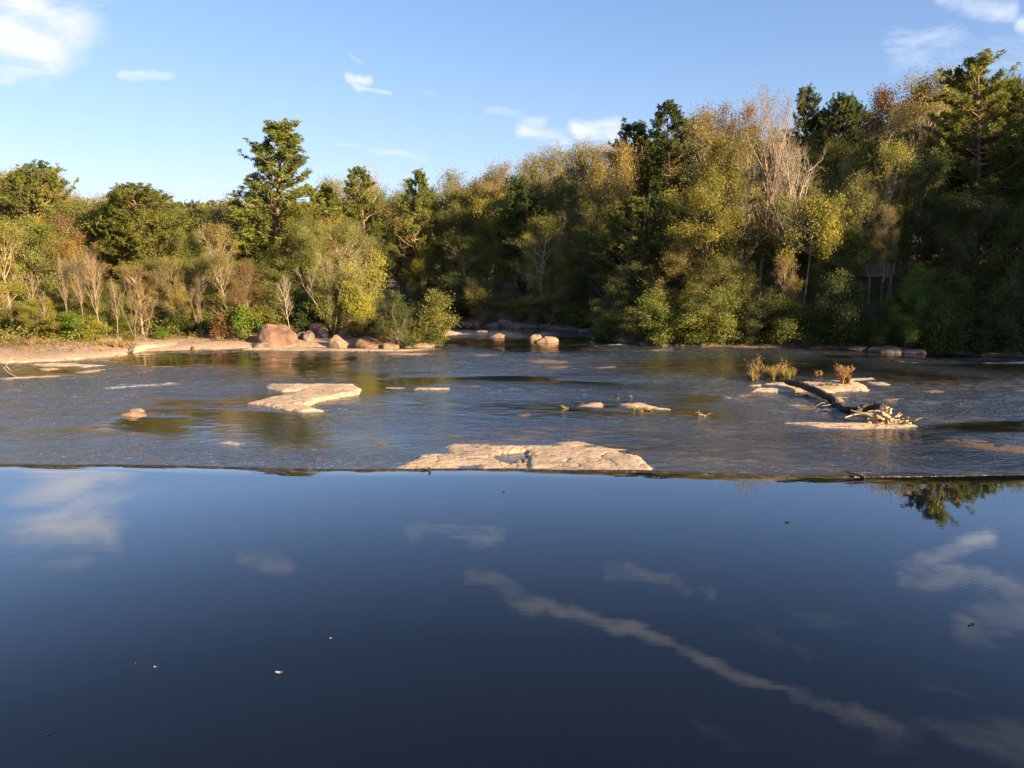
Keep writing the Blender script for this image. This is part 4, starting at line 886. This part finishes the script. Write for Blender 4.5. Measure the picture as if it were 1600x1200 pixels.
for (a, Y, t, w, lab, tp) in ((40, 75, 425, 60, 'pale bare sapling nearest the left edge', 'bareC'), (68, 74, 452, 45, 'short leaning bare sapling, second from the left edge', 'bareC'), (97, 76, 398, 60, 'slim bare sapling with two trunks, third from the left edge', 'bareB'),
                              (121, 75, 395, 75, 'spreading pale bare sapling in the middle of the bare row', 'bareB'), (145, 74, 388, 85, 'tallest pale bare sapling right of the spreading one', 'bareB'), (176, 75, 432, 55, 'shorter bare sapling at the right end of the bare row', 'bareC'),
                              (205, 75, 440, 60, 'thin stemmed pale sapling in front of the round topped pine, left one', 'bareD'), (222, 75, 445, 70, 'thin stemmed pale sapling in front of the round topped pine, right one', 'bareD'), (308, 77, 430, 60, 'clump of pale bare stems above the layered tan rock', 'bareD'), (10, 76, 440, 60, 'bare sapling cut by the left edge of the photo', 'bareC')):
    hero(tp, a, Y, t, lab, None, w*.52, cat='bare tree', group='pale bare saplings on the left bank', bark='tan', wr=(.45, 1.2))
LMK.append((130, 75, 400, 'the pale bare saplings'))
hero('airyC', 215, 78, 410, 'golden brown young tree below the round topped pine', 'tan', 60)
hero('airyB', 270, 79, 400, 'brownish sunlit tree right below the round topped pine', 'tan', 70)
hero('airyA', 310, 80, 400, 'pale olive tree over the clump of bare stems', 'greyg', 60)
hero('oakC', 285, 83, 370, 'olive tree with dark gaps between the round topped pine and the rust tree', 'olive', 80)
SB = 'shrubs along the left bank'
for (tp, a, Y, t, w, lf, lab) in (('shrubA', 385, 75.5, 476, 52, 'fresh', 'bright fresh green bush left of the largest round boulder'), ('shrubA', 342, 75.5, 486, 40, 'rust', 'red leaved bush above the small orange boulder'), ('shrubB', 90, 73.5, 492, 44, 'yellow', 'yellow green bush at the foot of the bare row, left one'),
     ('shrubB', 118, 73.2, 486, 50, 'fresh', 'lime green bush at the foot of the bare row, middle one'), ('shrubB', 146, 73.6, 500, 44, 'yellow', 'yellow green bush at the foot of the bare row, right one'), ('shrubA', 470, 79, 470, 60, 'dark', 'dark green bush behind the boulder pile'),
     ('shrubA', 255, 76, 512, 40, 'fresh', 'small green bush behind the smooth bank slab'), ('shrubA', 452, 78, 508, 44, 'tan', 'tan dry bush right of the largest round boulder'), ('shrubA', 602, 77, 492, 34, 'rust', 'reddish bush at the tip of the left point'), ('shrubA', 590, 76, 512, 60, 'tan', 'dry tan bush below the willow at the point'),
     ('shrubA', 560, 77, 502, 50, 'tan', 'tan bush behind the low reddish boulder'), ('thicket', 20, 78, 470, 80, 'olive', 'olive thicket at the left edge behind the reddish boulder'), ('thicket', 70, 79, 455, 70, 'green', 'green thicket behind the leftmost bare saplings'), ('thicket', 178, 79, 470, 70, 'green', 'green thicket behind the right end of the bare row'),
     ('thicket', 285, 80, 465, 80, 'dark', 'dark thicket behind the layered tan rock'), ('thicket', 340, 80, 450, 60, 'olive', 'olive thicket behind the red leaved bush'), ('thicket', 430, 80, 440, 70, 'olive', 'olive thicket behind the largest round boulder'), ('thicket', 500, 82, 440, 80, 'olive', 'olive thicket behind the reddish lichen boulder'),
     ('shrubA', 55, 73.5, 525, 40, 'tan', 'low tan bush at the back of the sandy shelf'), ('shrubA', 205, 74.5, 520, 44, 'olive', 'low olive bush above the right end of the sandy shelf'), ('shrubA', 5, 74, 515, 50, 'tan', 'low brown bush cut by the left edge of the photo')):
    hero(tp, a, Y, t, lab, lf, w, cat='shrub', group=SB, hmin=.7)
# middle and far shore
hero('pineC', 570, 118, 260, 'pine topping the treeline right of the gap, left one of a pair', 'pine', 70, 'the pair of middle pines', cat='pine tree')
hero('pineE', 640, 120, 267, 'pine topping the treeline right of the gap, right one of a pair', 'pine', 72, cat='pine tree')
hero('pineE', 488, 122, 288, 'small distant pine just right of the tall lone pine', 'pine', 66, cat='pine tree')
hero('bareB', 548, 128, 258, 'thin bare treetop behind the pair of middle pines, left', None, 50, cat='bare tree')
hero('oakB', 520, 124, 335, 'dark shaded tree in the gap left of the middle pines', 'dark', 80)
hero('pineE', 575, 112, 350, 'dark lower pine under the pair of middle pines', 'pinedk', 75, cat='pine tree')
hero('oakC', 652, 116, 390, 'bright yellow green tree low on the far shore', 'yellow', 50, 'the bright yellow green far tree')
hero('oakC', 690, 117, 425, 'tan leaved tree beside the bright yellow green one on the far shore', 'tan', 46)
hero('airyA', 768, 114, 388, 'golden tree standing out of the dark far shore', 'gold', 60, 'the golden far tree')
hero('airyC', 815, 145, 245, 'wispy yellow treetop left of the pale poplars', 'yellow', 46)
for (a, t, lf, lab) in ((835, 236, 'yellow', 'leftmost of the pale yellow poplar tops'), (862, 226, 'yellow', 'second pale poplar top from the left'), (888, 222, 'tan', 'third pale poplar top, tan coloured'), (912, 220, 'yellow', 'fourth pale poplar top from the left'), (936, 224, 'tan', 'rightmost pale poplar top, tan coloured')):
    hero('airyC', a, 132, t, lab, lf, 42, cat='tree', group='pale poplars on the skyline')
LMK.append((885, 132, 225, 'the pale poplars'))
for (a, t, lf, lab) in ((700, 262, 'greyg', 'airy pale green treetop right of the middle pines'), (728, 282, 'rust', 'reddish sparse treetop near the middle of the skyline'), (780, 250, 'tan', 'sparse tan treetop left of the poplars'), (758, 268, 'tan', 'small twiggy tan treetop left of the sparse tan one')):
    hero('airyB', a, 130, t, lab, lf, 55)
hero('oakD', 838, 120, 310, 'dark green tree with yellow upper leaves below the poplars', 'yellow', 40)
hero('pineD', 985, 108, 190, 'dark round pine left of the slender irregular pine', 'pinedk', 105, 'the dark round pine', cat='pine tree')
hero('pineC', 1052, 104, 158, 'slender irregular pine with open crown on the skyline', 'pinedk', 80, 'the slender pine', cat='pine tree')
hero('oakD', 1128, 108, 157, 'rust topped round tree on the skyline right of the slender pine', 'rust', 62, 'the rust topped tree')
hero('airyB', 1095, 104, 163, 'tan sparse treetop between the slender pine and the rust topped tree', 'tan', 50)
hero('oakA', 950, 100, 250, 'warm olive tree under the dark round pine', 'tan', 80)
hero('airyA', 965, 103, 215, 'golden brown tree just in front of the dark round pine', 'gold', 60)
hero('oakB', 1105, 82, 268, 'large bright yellow green tree in the middle of the right hillside', 'yellow', 130, 'the large yellow green tree')
hero('oakA', 1135, 92, 215, 'warm golden green tree above the large yellow green one', 'yellow', 90)
hero('oakC', 1050, 80, 372, 'tan and olive tree low in front of the large yellow green one', 'tan', 95)
hero('oakC', 1110, 77, 400, 'grey green tree over the rocks below the large yellow green one', 'greyg', 100)
hero('oakA', 975, 92, 385, 'olive tree with brown leaves on the shore left of the large yellow green one', 'olive', 80)
hero('oakC', 1075, 76, 440, 'small bright leaved tree leaning over the right bank rocks', 'yellow', 50)
hero('bareA', 1205, 84, 128, 'tall broad bare tree rising above the right treeline', 'tan', 135, 'the tall bare tree', cat='bare tree', bark='tan', rot=1.2)
hero('bareB', 1260, 80, 215, 'bare tree leaning right beside the tall broad bare one', None, 75, cat='bare tree', tilt=.12)
hero('bareB', 1172, 82, 285, 'short bare twiggy tree at the left foot of the tall bare one', None, 45, cat='bare tree')
hero('umbrella', 1268, 76, 298, 'bright yellow green flat topped tree right of the tall bare tree', 'yellow', 80, 'the flat topped yellow tree')
hero('umbrella', 1305, 80, 300, 'dull yellow green flat crown right of the bright flat topped one', 'olive', 60)
hero('airyB', 1350, 80, 262, 'grey green tree with pale forked trunk right of the flat topped trees', 'greyg', 90, 'the pale forked tree')
hero('pineE', 1270, 112, 138, 'leftmost of three pines on the right skyline', 'pinedk', 50, 'the three skyline pines', cat='pine tree')
hero('pineB', 1300, 108, 150, 'middle of three pines on the right skyline', 'pinedk', 75, cat='pine tree')
hero('pineB', 1345, 108, 152, 'rightmost of three pines on the right skyline', 'pinedk', 70, cat='pine tree')
hero('oakA', 1405, 100, 135, 'brown leaved tree left of the tan airy one on the right skyline', 'rust', 80)
hero('airyA', 1472, 94, 97, 'tall airy tan yellow tree left of the biggest pine', 'tan', 95, 'the airy tan tree')
hero('airyB', 1435, 92, 150, 'airy olive brown tree with grey limbs under the airy tan one', 'tan', 95)
hero('oakB', 1500, 108, 108, 'green tree just behind the airy tan one on the skyline', 'olive', 60)
hero('pineD', 1552, 84, 84, 'biggest pine at the right end of the skyline', 'pine', 165, 'the biggest right pine', cat='pine tree', rot=.9)
hero('pineB', 1625, 88, 120, 'pine cut by the right edge of the photo', 'pine', 110, cat='pine tree')
hero('airyC', 1408, 80, 215, 'small green tree with fan of pale stems below the brown skyline tree', 'yellow', 46)
hero('airyB', 1390, 73, 318, 'tan twiggy tree with many upright stems above the lookout deck', 'tan', 42, 'the lookout deck', basepx=440)
hero('oakC', 1425, 70, 412, 'fresh lit leafy tree right of the lookout deck', 'fresh', 80, wr=(.6, 1.6))
hero('bareD', 990, 96, 300, 'dead pale forked snag below the dark round pine', None, 50, cat='bare tree')
hero('airyC', 1240, 74, 395, 'brownish lit small tree left of the big square block', 'tan', 50)
# shore thickets, right and far
SR = 'bushes hanging over the shaded shore'
k = 0
rowl = ['leftmost', 'second', 'third', 'fourth', 'fifth', 'sixth', 'seventh', 'eighth', 'ninth', 'tenth', 'eleventh', 'twelfth', 'thirteenth', 'fourteenth', 'fifteenth', 'sixteenth', 'seventeenth', 'eighteenth', 'nineteenth', 'twentieth', 'rightmost']
pxs_ = [620, 665, 715, 760, 810, 860, 905, 950, 990, 1030, 1080, 1130, 1180, 1225, 1275, 1320, 1375, 1430, 1485, 1540, 1595]
for a, w_ in zip(pxs_, rowl):
    Y = shoreY(a)+.9; lf = random.choice(['dark', 'green', 'olive', 'dark']) if a > 1150 else random.choice(['olive', 'dark', 'greyg', 'olive'])
    adj = {'dark': 'dark', 'green': 'green', 'olive': 'olive', 'greyg': 'grey green'}[lf]
    ytop = 463+random.uniform(-38, 22)-(0 if a < 940 else 6)
    plant(random.choice(['thicket', 'willow', 'thicket', 'thicket']), a, Y, ytop, f'{adj} bush overhanging the shaded far and right shore, {w_} along the waterline', lf, random.uniform(62, 85), cat='shrub', group=SR, hmin=1.5, wr=(.6, 1.6))
# filler trees in rows up the slopes
DESC = {'olive': 'olive', 'green': 'green', 'dark': 'dark green', 'yellow': 'yellow green', 'tan': 'tan brown', 'greyg': 'grey green', 'rust': 'rust brown', 'gold': 'golden', 'pine': 'green', 'pinedk': 'dark green'}
fillers = []
EXC = [(1335, 1420, 395, 480, 76), (1140, 1240, 120, 400, 83), (590, 612, 330, 500, 118)]
PROT = [(350, 480, 190, 395, 92), (178, 298, 285, 400, 86), (0, 78, 250, 335, 90), (85, 160, 372, 440, 84), (352, 418, 408, 470, 78), (1048, 1160, 268, 400, 82), (625, 680, 390, 440, 116), (742, 795, 388, 440, 114),
        (940, 1030, 190, 290, 108), (1020, 1085, 158, 300, 104), (1098, 1160, 157, 230, 108), (1150, 1262, 128, 330, 84), (1230, 1305, 298, 350, 76), (1490, 1610, 84, 300, 84), (1420, 1510, 97, 200, 94), (540, 605, 260, 330, 118), (610, 672, 267, 330, 120), (1310, 1390, 262, 330, 80),
        (1245, 1375, 138, 215, 108), (520, 600, 392, 480, 78), (820, 950, 220, 275, 132), (20, 190, 395, 500, 76)]
def zone(px):
    return 0 if px < 590 else (1 if px < 940 else 2)
rowspec = {0: [(13, 48), (18, 32), (25, 14), (34, 5), (45, 0)], 1: [(5, 115), (11, 75), (19, 40), (29, 16), (41, 6)], 2: [(6, 190), (12, 130), (19, 85), (27, 48), (36, 20), (47, 6)]}
for zn, (lo, hi) in enumerate(((-60, 590), (570, 940), (940, 1660))):
    for ri, (dd, off) in enumerate(rowspec[zn]):
        base = lo+random.uniform(0, 20); stepx = (50, 46, 54)[zn]
        a = base
        while a < hi:
            pxj = a+random.uniform(-12, 12); Y = shoreY(min(max(pxj, 0 if zn != 1 else 700), 1600))+dd+random.uniform(-1.5, 1.5)
            if zn == 0 and dd > 35: Y += 22
            top = skyline(pxj)+off*random.uniform(.7, 1.25)+random.uniform(2, 14)
            wp_ = random.uniform(72, 108)
            for (bx0, bx1, bt, bb, bY) in PROT:
                if Y < bY and pxj+wp_*.36 > bx0 and pxj-wp_*.36 < bx1 and top < bb: top = bb+random.uniform(0, 12)
            bad = any(pxj+wp_/2 > e[0] and pxj-wp_/2 < e[1] and top < e[3] and Y < e[4] for e in EXC)
            if not bad: fillers.append((zn, ri, pxj, Y, top, wp_))
            a += stepx*random.uniform(.85, 1.15)
names = {}
pal = {0: (['olive', 'olive', 'greyg', 'tan', 'yellow', 'greyg', 'pine', 'gold', 'tan'], ), 1: (['olive', 'tan', 'greyg', 'green', 'pinedk', 'olive', 'yellow'],), 2: (['olive', 'dark', 'pine', 'tan', 'yellow', 'greyg', 'green', 'olive'],)}
built = []
for zn, ri, a, Y, top, w_ in fillers:
    if zn == 2 and a > 1380 and ri < 3: lf = random.choice(['dark', 'dark', 'green', 'pinedk', 'olive'])
    else: lf = random.choice(pal[zn][0])
    if lf.startswith('pine'): tp = random.choice(['pineB', 'pineE', 'pineC']); kind = 'pine'
    elif lf in ('tan', 'rust', 'yellow', 'greyg'): tp = random.choice(['airyA', 'airyB', 'oakA', 'oakD', 'airyC']); kind = 'tree'
    else: tp = random.choice(['oakA', 'oakB', 'oakC', 'oakD']); kind = 'tree'
    if ri == 0 and kind == 'pine': tp = 'oakC'; kind = 'tree'; lf = 'dark'
    built.append((zn, ri, a, Y, top, w_, lf, tp, kind))
# label each one from its colour, its height on the slope and the nearest landmark
tmp = {}
for i, (zn, ri, a, Y, top, w_, lf, tp, kind) in enumerate(built):
    lm = min(LMK, key=lambda q: abs(q[0]-a)+.3*abs(q[2]-top)); dx = a-lm[0]
    rel = ('behind' if Y > lm[1] else 'below') if abs(dx) < 22 else (('left of ' if dx < 0 else 'right of ')[:-1])
    far = '' if abs(dx) < 70 else 'well '
    hgtw = ['lowest slope', 'lower slope', 'middle slope', 'upper slope', 'crest', 'far crest'][ri]
    key = (DESC[lf], kind, far+rel+(' of' if rel in () else ''), lm[3], hgtw)
    tmp.setdefault(key, []).append(i)
labels = {}
ORD = ['first', 'second', 'third', 'fourth', 'fifth', 'sixth', 'seventh', 'eighth']
for key, ids in tmp.items():
    ids.sort(key=lambda i: built[i][2])
    relw = key[2]
    for n_, i in enumerate(ids):
        s_ = f'{key[0]} {key[1]} on the {key[4]} {relw} {key[3]}'
        if len(ids) > 1: s_ += f', {ORD[min(n_, 7)]} from left'
        labels[i] = s_
for i, (zn, ri, a, Y, top, w_, lf, tp, kind) in enumerate(built):
    plant(tp, a, Y, top, labels[i], lf, w_, cat='pine tree' if kind == 'pine' else 'tree', group=('forest trees on the left bank', 'forest trees on the far shore', 'forest trees on the right hillside')[zn], hmin=4)
# trees of the same right bank forest that stand past the right edge and shade the bank
k = 0
for (x, Y, h_) in ((53, 60, 17), (60, 55, 19), (66, 60, 20), (58, 66, 20), (72, 53, 21), (70, 66, 22), (80, 58, 22), (78, 47, 20), (86, 50, 22), (90, 60, 23), (66, 74, 23), (76, 78, 23), (92, 42, 20), (100, 50, 24), (62, 50, 17), (74, 41, 15)):
    zg = float(hgt(np.array([x]), np.array([Y]))[0]); px, py = project_px(x, Y, zg+h_*(.97 if x < 81 else .8))
    k += 1
    plant(['pineB', 'oakB', 'pineD', 'oakA'][k % 4], px, Y, py, 'forest tree past the right edge of the photo, shading the right bank', ['pine', 'dark', 'pinedk', 'olive'][k % 4], None, cat='tree', group='forest trees past the right edge', wr=(1, 1.2))
# ------------------------------------------------------------------ undergrowth and far wood (nobody could count them)
def scatter(name, n, xr, yr, cond, size, leafm, per, spread, seed, zoff=(0, 1.2)):
    r = np.random.default_rng(seed); x = r.uniform(*xr, n); y = r.uniform(*yr, n); d = sdf(RIVER, x, y); ok = cond(x, y, d); x, y = x[ok], y[ok]
    z = hgt(x, y); m_ = len(x); hh = r.uniform(zoff[0], zoff[1], m_)
    C = np.stack([x, y, z+hh], 1)[:, None, :]+r.normal(size=(m_, per, 3))*np.array([spread, spread, spread*.55]); C = C.reshape(-1, 3)
    Nn = r.normal(size=C.shape)+np.array([0, 0, .8]); Nn /= np.linalg.norm(Nn, axis=1)[:, None]
    t = np.repeat(np.clip(.5+.5*fbm(x*.15, y*.15, oct=3, seed=7)+r.normal(size=m_)*.2, 0, 1), per)
    me = leaf_mesh(name, C, Nn, size[0], size[1], r, LM[leafm], t); o = obj(name, me); tag(o, kind='stuff'); return o
o = scatter('undergrowth', 9000, (-75, 75), (56, 165), lambda x, y, d: (d > np.where((x > 6) | (y > 100), .15, 6.0))*(abs(x) < y*.8+5)*((d < 12) | (x < 0)), (.09, .055), 'olive', 26, .42, 5)
tag(o, 'low tangled undergrowth covering the forest floor on both banks', 'undergrowth')
o = scatter('brush', 3200, (-60, 2), (60, 112), lambda x, y, d: (d > 2.6)*(d < 11), (.09, .035), 'tan', 16, .28, 6, (0, .4))
tag(o, 'dry tan brush and weeds fringing the left bank rocks', 'brush')
o = scatter('far_wood', 3800, (-420, 200), (170, 560), lambda x, y, d: (abs(x) < y*.85), (1.0, .7), 'green', 26, 2.6, 8, (1, 9))
tag(o, 'distant wooded ridge seen through the gap left of the tall lone pine', 'forest')
# ------------------------------------------------------------------ light
SUN_AZ = 127.0; SUN_EL = 17.0      # clockwise from +Y
sd = Vector((math.sin(R(SUN_AZ))*math.cos(R(SUN_EL)), math.cos(R(SUN_AZ))*math.cos(R(SUN_EL)), math.sin(R(SUN_EL))))
sl = bpy.data.lights.new('sun', 'SUN'); sl.energy = 5.0; sl.angle = R(.5); sl.color = (1, .78, .50)
so = obj('sun', sl); so.rotation_euler = sd.to_track_quat('Z', 'Y').to_euler(); so.location = (60, -40, 60)
W = bpy.data.worlds.new('World'); S.world = W; W.use_nodes = True; nt = W.node_tree; nt.nodes.clear()
out = N(nt, 'ShaderNodeOutputWorld'); bg = N(nt, 'ShaderNodeBackground'); bg.inputs['Strength'].default_value = .06
sk = N(nt, 'ShaderNodeTexSky', sky_type='NISHITA'); sk.sun_disc = False; sk.sun_elevation = R(SUN_EL); sk.sun_rotation = R(SUN_AZ)
sk.air_density = 1.0; sk.dust_density = .35; sk.ozone_density = 3.2; sk.altitude = 100
tc = N(nt, 'ShaderNodeTexCoord').outputs['Generated']
sx = N(nt, 'ShaderNodeSeparateXYZ'); L(nt, tc, sx.inputs[0])
az = math_(nt, 'ARCTAN2', sx.outputs[0], sx.outputs[1]); el = math_(nt, 'ARCSINE', sx.outputs[2])
cb = N(nt, 'ShaderNodeCombineXYZ'); L(nt, az, cb.inputs[0]); L(nt, el, cb.inputs[1])
wn = N(nt, 'ShaderNodeTexNoise'); wn.inputs['Scale'].default_value = 14; wn.inputs['Detail'].default_value = 5; L(nt, cb.outputs[0], wn.inputs['Vector'])
dis = N(nt, 'ShaderNodeVectorMath', operation='MULTIPLY_ADD'); L(nt, wn.outputs['Color'], dis.inputs[0]); dis.inputs[1].default_value = (.04, .04, 0); dis.inputs[2].default_value = (-.02, -.02, 0)
pv = N(nt, 'ShaderNodeVectorMath', operation='ADD'); L(nt, cb.outputs[0], pv.inputs[0]); L(nt, dis.outputs[0], pv.inputs[1])
def dir_ae(px, py, refl=False):
    d = ray(px, py); d = d/np.linalg.norm(d)
    if refl: d[2] = -d[2]
    return math.atan2(d[0], d[1]), math.asin(d[2])
acc = None
def cloud(p0, p1, w, v, refl=False):
    global acc
    a = dir_ae(*p0, refl); b = dir_ae(*p1, refl); w = w/F
    s = N(nt, 'ShaderNodeVectorMath', operation='SUBTRACT'); L(nt, pv.outputs[0], s.inputs[0]); s.inputs[1].default_value = (a[0], a[1], 0)
    ba = np.array([b[0]-a[0], b[1]-a[1]]); bb = float(ba@ba)+1e-9
    dt = N(nt, 'ShaderNodeVectorMath', operation='DOT_PRODUCT'); L(nt, s.outputs[0], dt.inputs[0]); dt.inputs[1].default_value = (ba[0]/bb, ba[1]/bb, 0)
    h = math_(nt, 'MULTIPLY', dt.outputs['Value'], 1.0, clamp=True)
    sc = N(nt, 'ShaderNodeVectorMath', operation='SCALE'); sc.inputs[0].default_value = (ba[0], ba[1], 0); L(nt, h, sc.inputs['Scale'])
    df = N(nt, 'ShaderNodeVectorMath', operation='DISTANCE'); L(nt, s.outputs[0], df.inputs[0]); L(nt, sc.outputs[0], df.inputs[1])
    q = math_(nt, 'MULTIPLY', df.outputs['Value'], 1/w); q = math_(nt, 'POWER', q, 2.0); e = math_(nt, 'EXPONENT', math_(nt, 'MULTIPLY', q, -1)); e = math_(nt, 'MULTIPLY', e, v)
    acc = e if acc is None else math_(nt, 'MAXIMUM', acc, e)
for c_ in (((10, -60), (80, 15), 62, .9), ((15, 50), (70, 85), 36, .85), ((0, 108), (60, 106), 16, .7), ((190, 118), (265, 115), 7, .75), ((548, 126), (575, 118), 6, .7), ((555, 130), (605, 138), 5, .6), ((545, 85), (562, 94), 4, .45), ((530, 222), (560, 228), 5, .6), ((560, 228), (660, 250), 9, .45),
           ((905, 198), (960, 203), 13, 1.0), ((925, 194), (955, 190), 12, .9), ((760, 180), (840, 186), 14, .4), ((815, 205), (880, 218), 13, .6), ((650, 140), (685, 142), 9, .25), ((1470, 5), (1570, 22), 14, .5), ((1410, 70), (1600, 82), 26, .38), ((1590, 42), (1620, 45), 10, .6), ((1220, 80), (1330, 110), 14, .18)):
    cloud(*c_)
for c_ in (((140, 745), (150, 790), 34, .6), ((150, 815), (170, 845), 20, .5), ((375, 870), (440, 880), 22, .5), ((650, 840), (770, 840), 22, .45), ((950, 895), (1110, 925), 13, .42),
           ((735, 905), (860, 950), 18, .5), ((860, 950), (1080, 1020), 10, .72), ((1080, 1020), (1240, 1085), 10, .72), ((1240, 1085), (1400, 1140), 13, .66), ((1400, 1145), (1640, 1175), 34, .42), ((1410, 895), (1540, 845), 16, .62), ((1420, 905), (1600, 925), 20, .55), ((1520, 970), (1640, 960), 26, .5), ((1060, 1120), (1150, 1180), 30, .22), ((1200, 980), (1500, 1080), 60, .16)):
    cloud(*c_, refl=True)
stv = N(nt, 'ShaderNodeMapping'); stv.inputs['Scale'].default_value = (9, 26, 1); stv.inputs['Rotation'].default_value = (0, 0, .25); L(nt, cb.outputs[0], stv.inputs[0])
cn = N(nt, 'ShaderNodeTexNoise'); cn.inputs['Scale'].default_value = 1; cn.inputs['Detail'].default_value = 8; cn.inputs['Roughness'].default_value = .6; cn.inputs['Distortion'].default_value = .6; L(nt, stv.outputs[0], cn.inputs['Vector'])
nn = math_(nt, 'MULTIPLY', math_(nt, 'SUBTRACT', cn.outputs['Fac'], .5), 4.2); cf = math_(nt, 'ADD', math_(nt, 'MULTIPLY', acc, 1.3), math_(nt, 'MULTIPLY', nn, math_(nt, 'SQRT', acc)))
cf = math_(nt, 'MULTIPLY', math_(nt, 'SUBTRACT', cf, .25), .9, clamp=True)
kd = N(nt, 'ShaderNodeVectorMath', operation='MULTIPLY_ADD'); L(nt, sk.outputs[0], kd.inputs[0]); kd.inputs[1].default_value = (1/10,)*3; kd.inputs[2].default_value = (1, 1, 1)
dv = N(nt, 'ShaderNodeVectorMath', operation='DIVIDE'); L(nt, sk.outputs[0], dv.inputs[0]); L(nt, kd.outputs[0], dv.inputs[1])
ms = N(nt, 'ShaderNodeVectorMath', operation='MULTIPLY'); L(nt, dv.outputs[0], ms.inputs[0]); ms.inputs[1].default_value = (1.33, 1.33, 1.58); skc = ms.outputs[0]
ccol = N(nt, 'ShaderNodeRGB'); ccol.outputs[0].default_value = (5.0, 5.2, 5.9, 1)
L(nt, mixc(nt, cf, skc, ccol.outputs[0]), bg.inputs['Color']); L(nt, bg.outputs[0], out.inputs[0])
S.render.engine = 'CYCLES'
S.view_settings.view_transform = 'Standard'; S.view_settings.look = 'None'; S.view_settings.exposure = 1.7; S.view_settings.gamma = 1
S.cycles.max_bounces = 5; S.cycles.diffuse_bounces = 2; S.cycles.glossy_bounces = 3; S.cycles.transmission_bounces = 2; S.cycles.transparent_max_bounces = 4
S.cycles.caustics_reflective = False; S.cycles.caustics_refractive = False
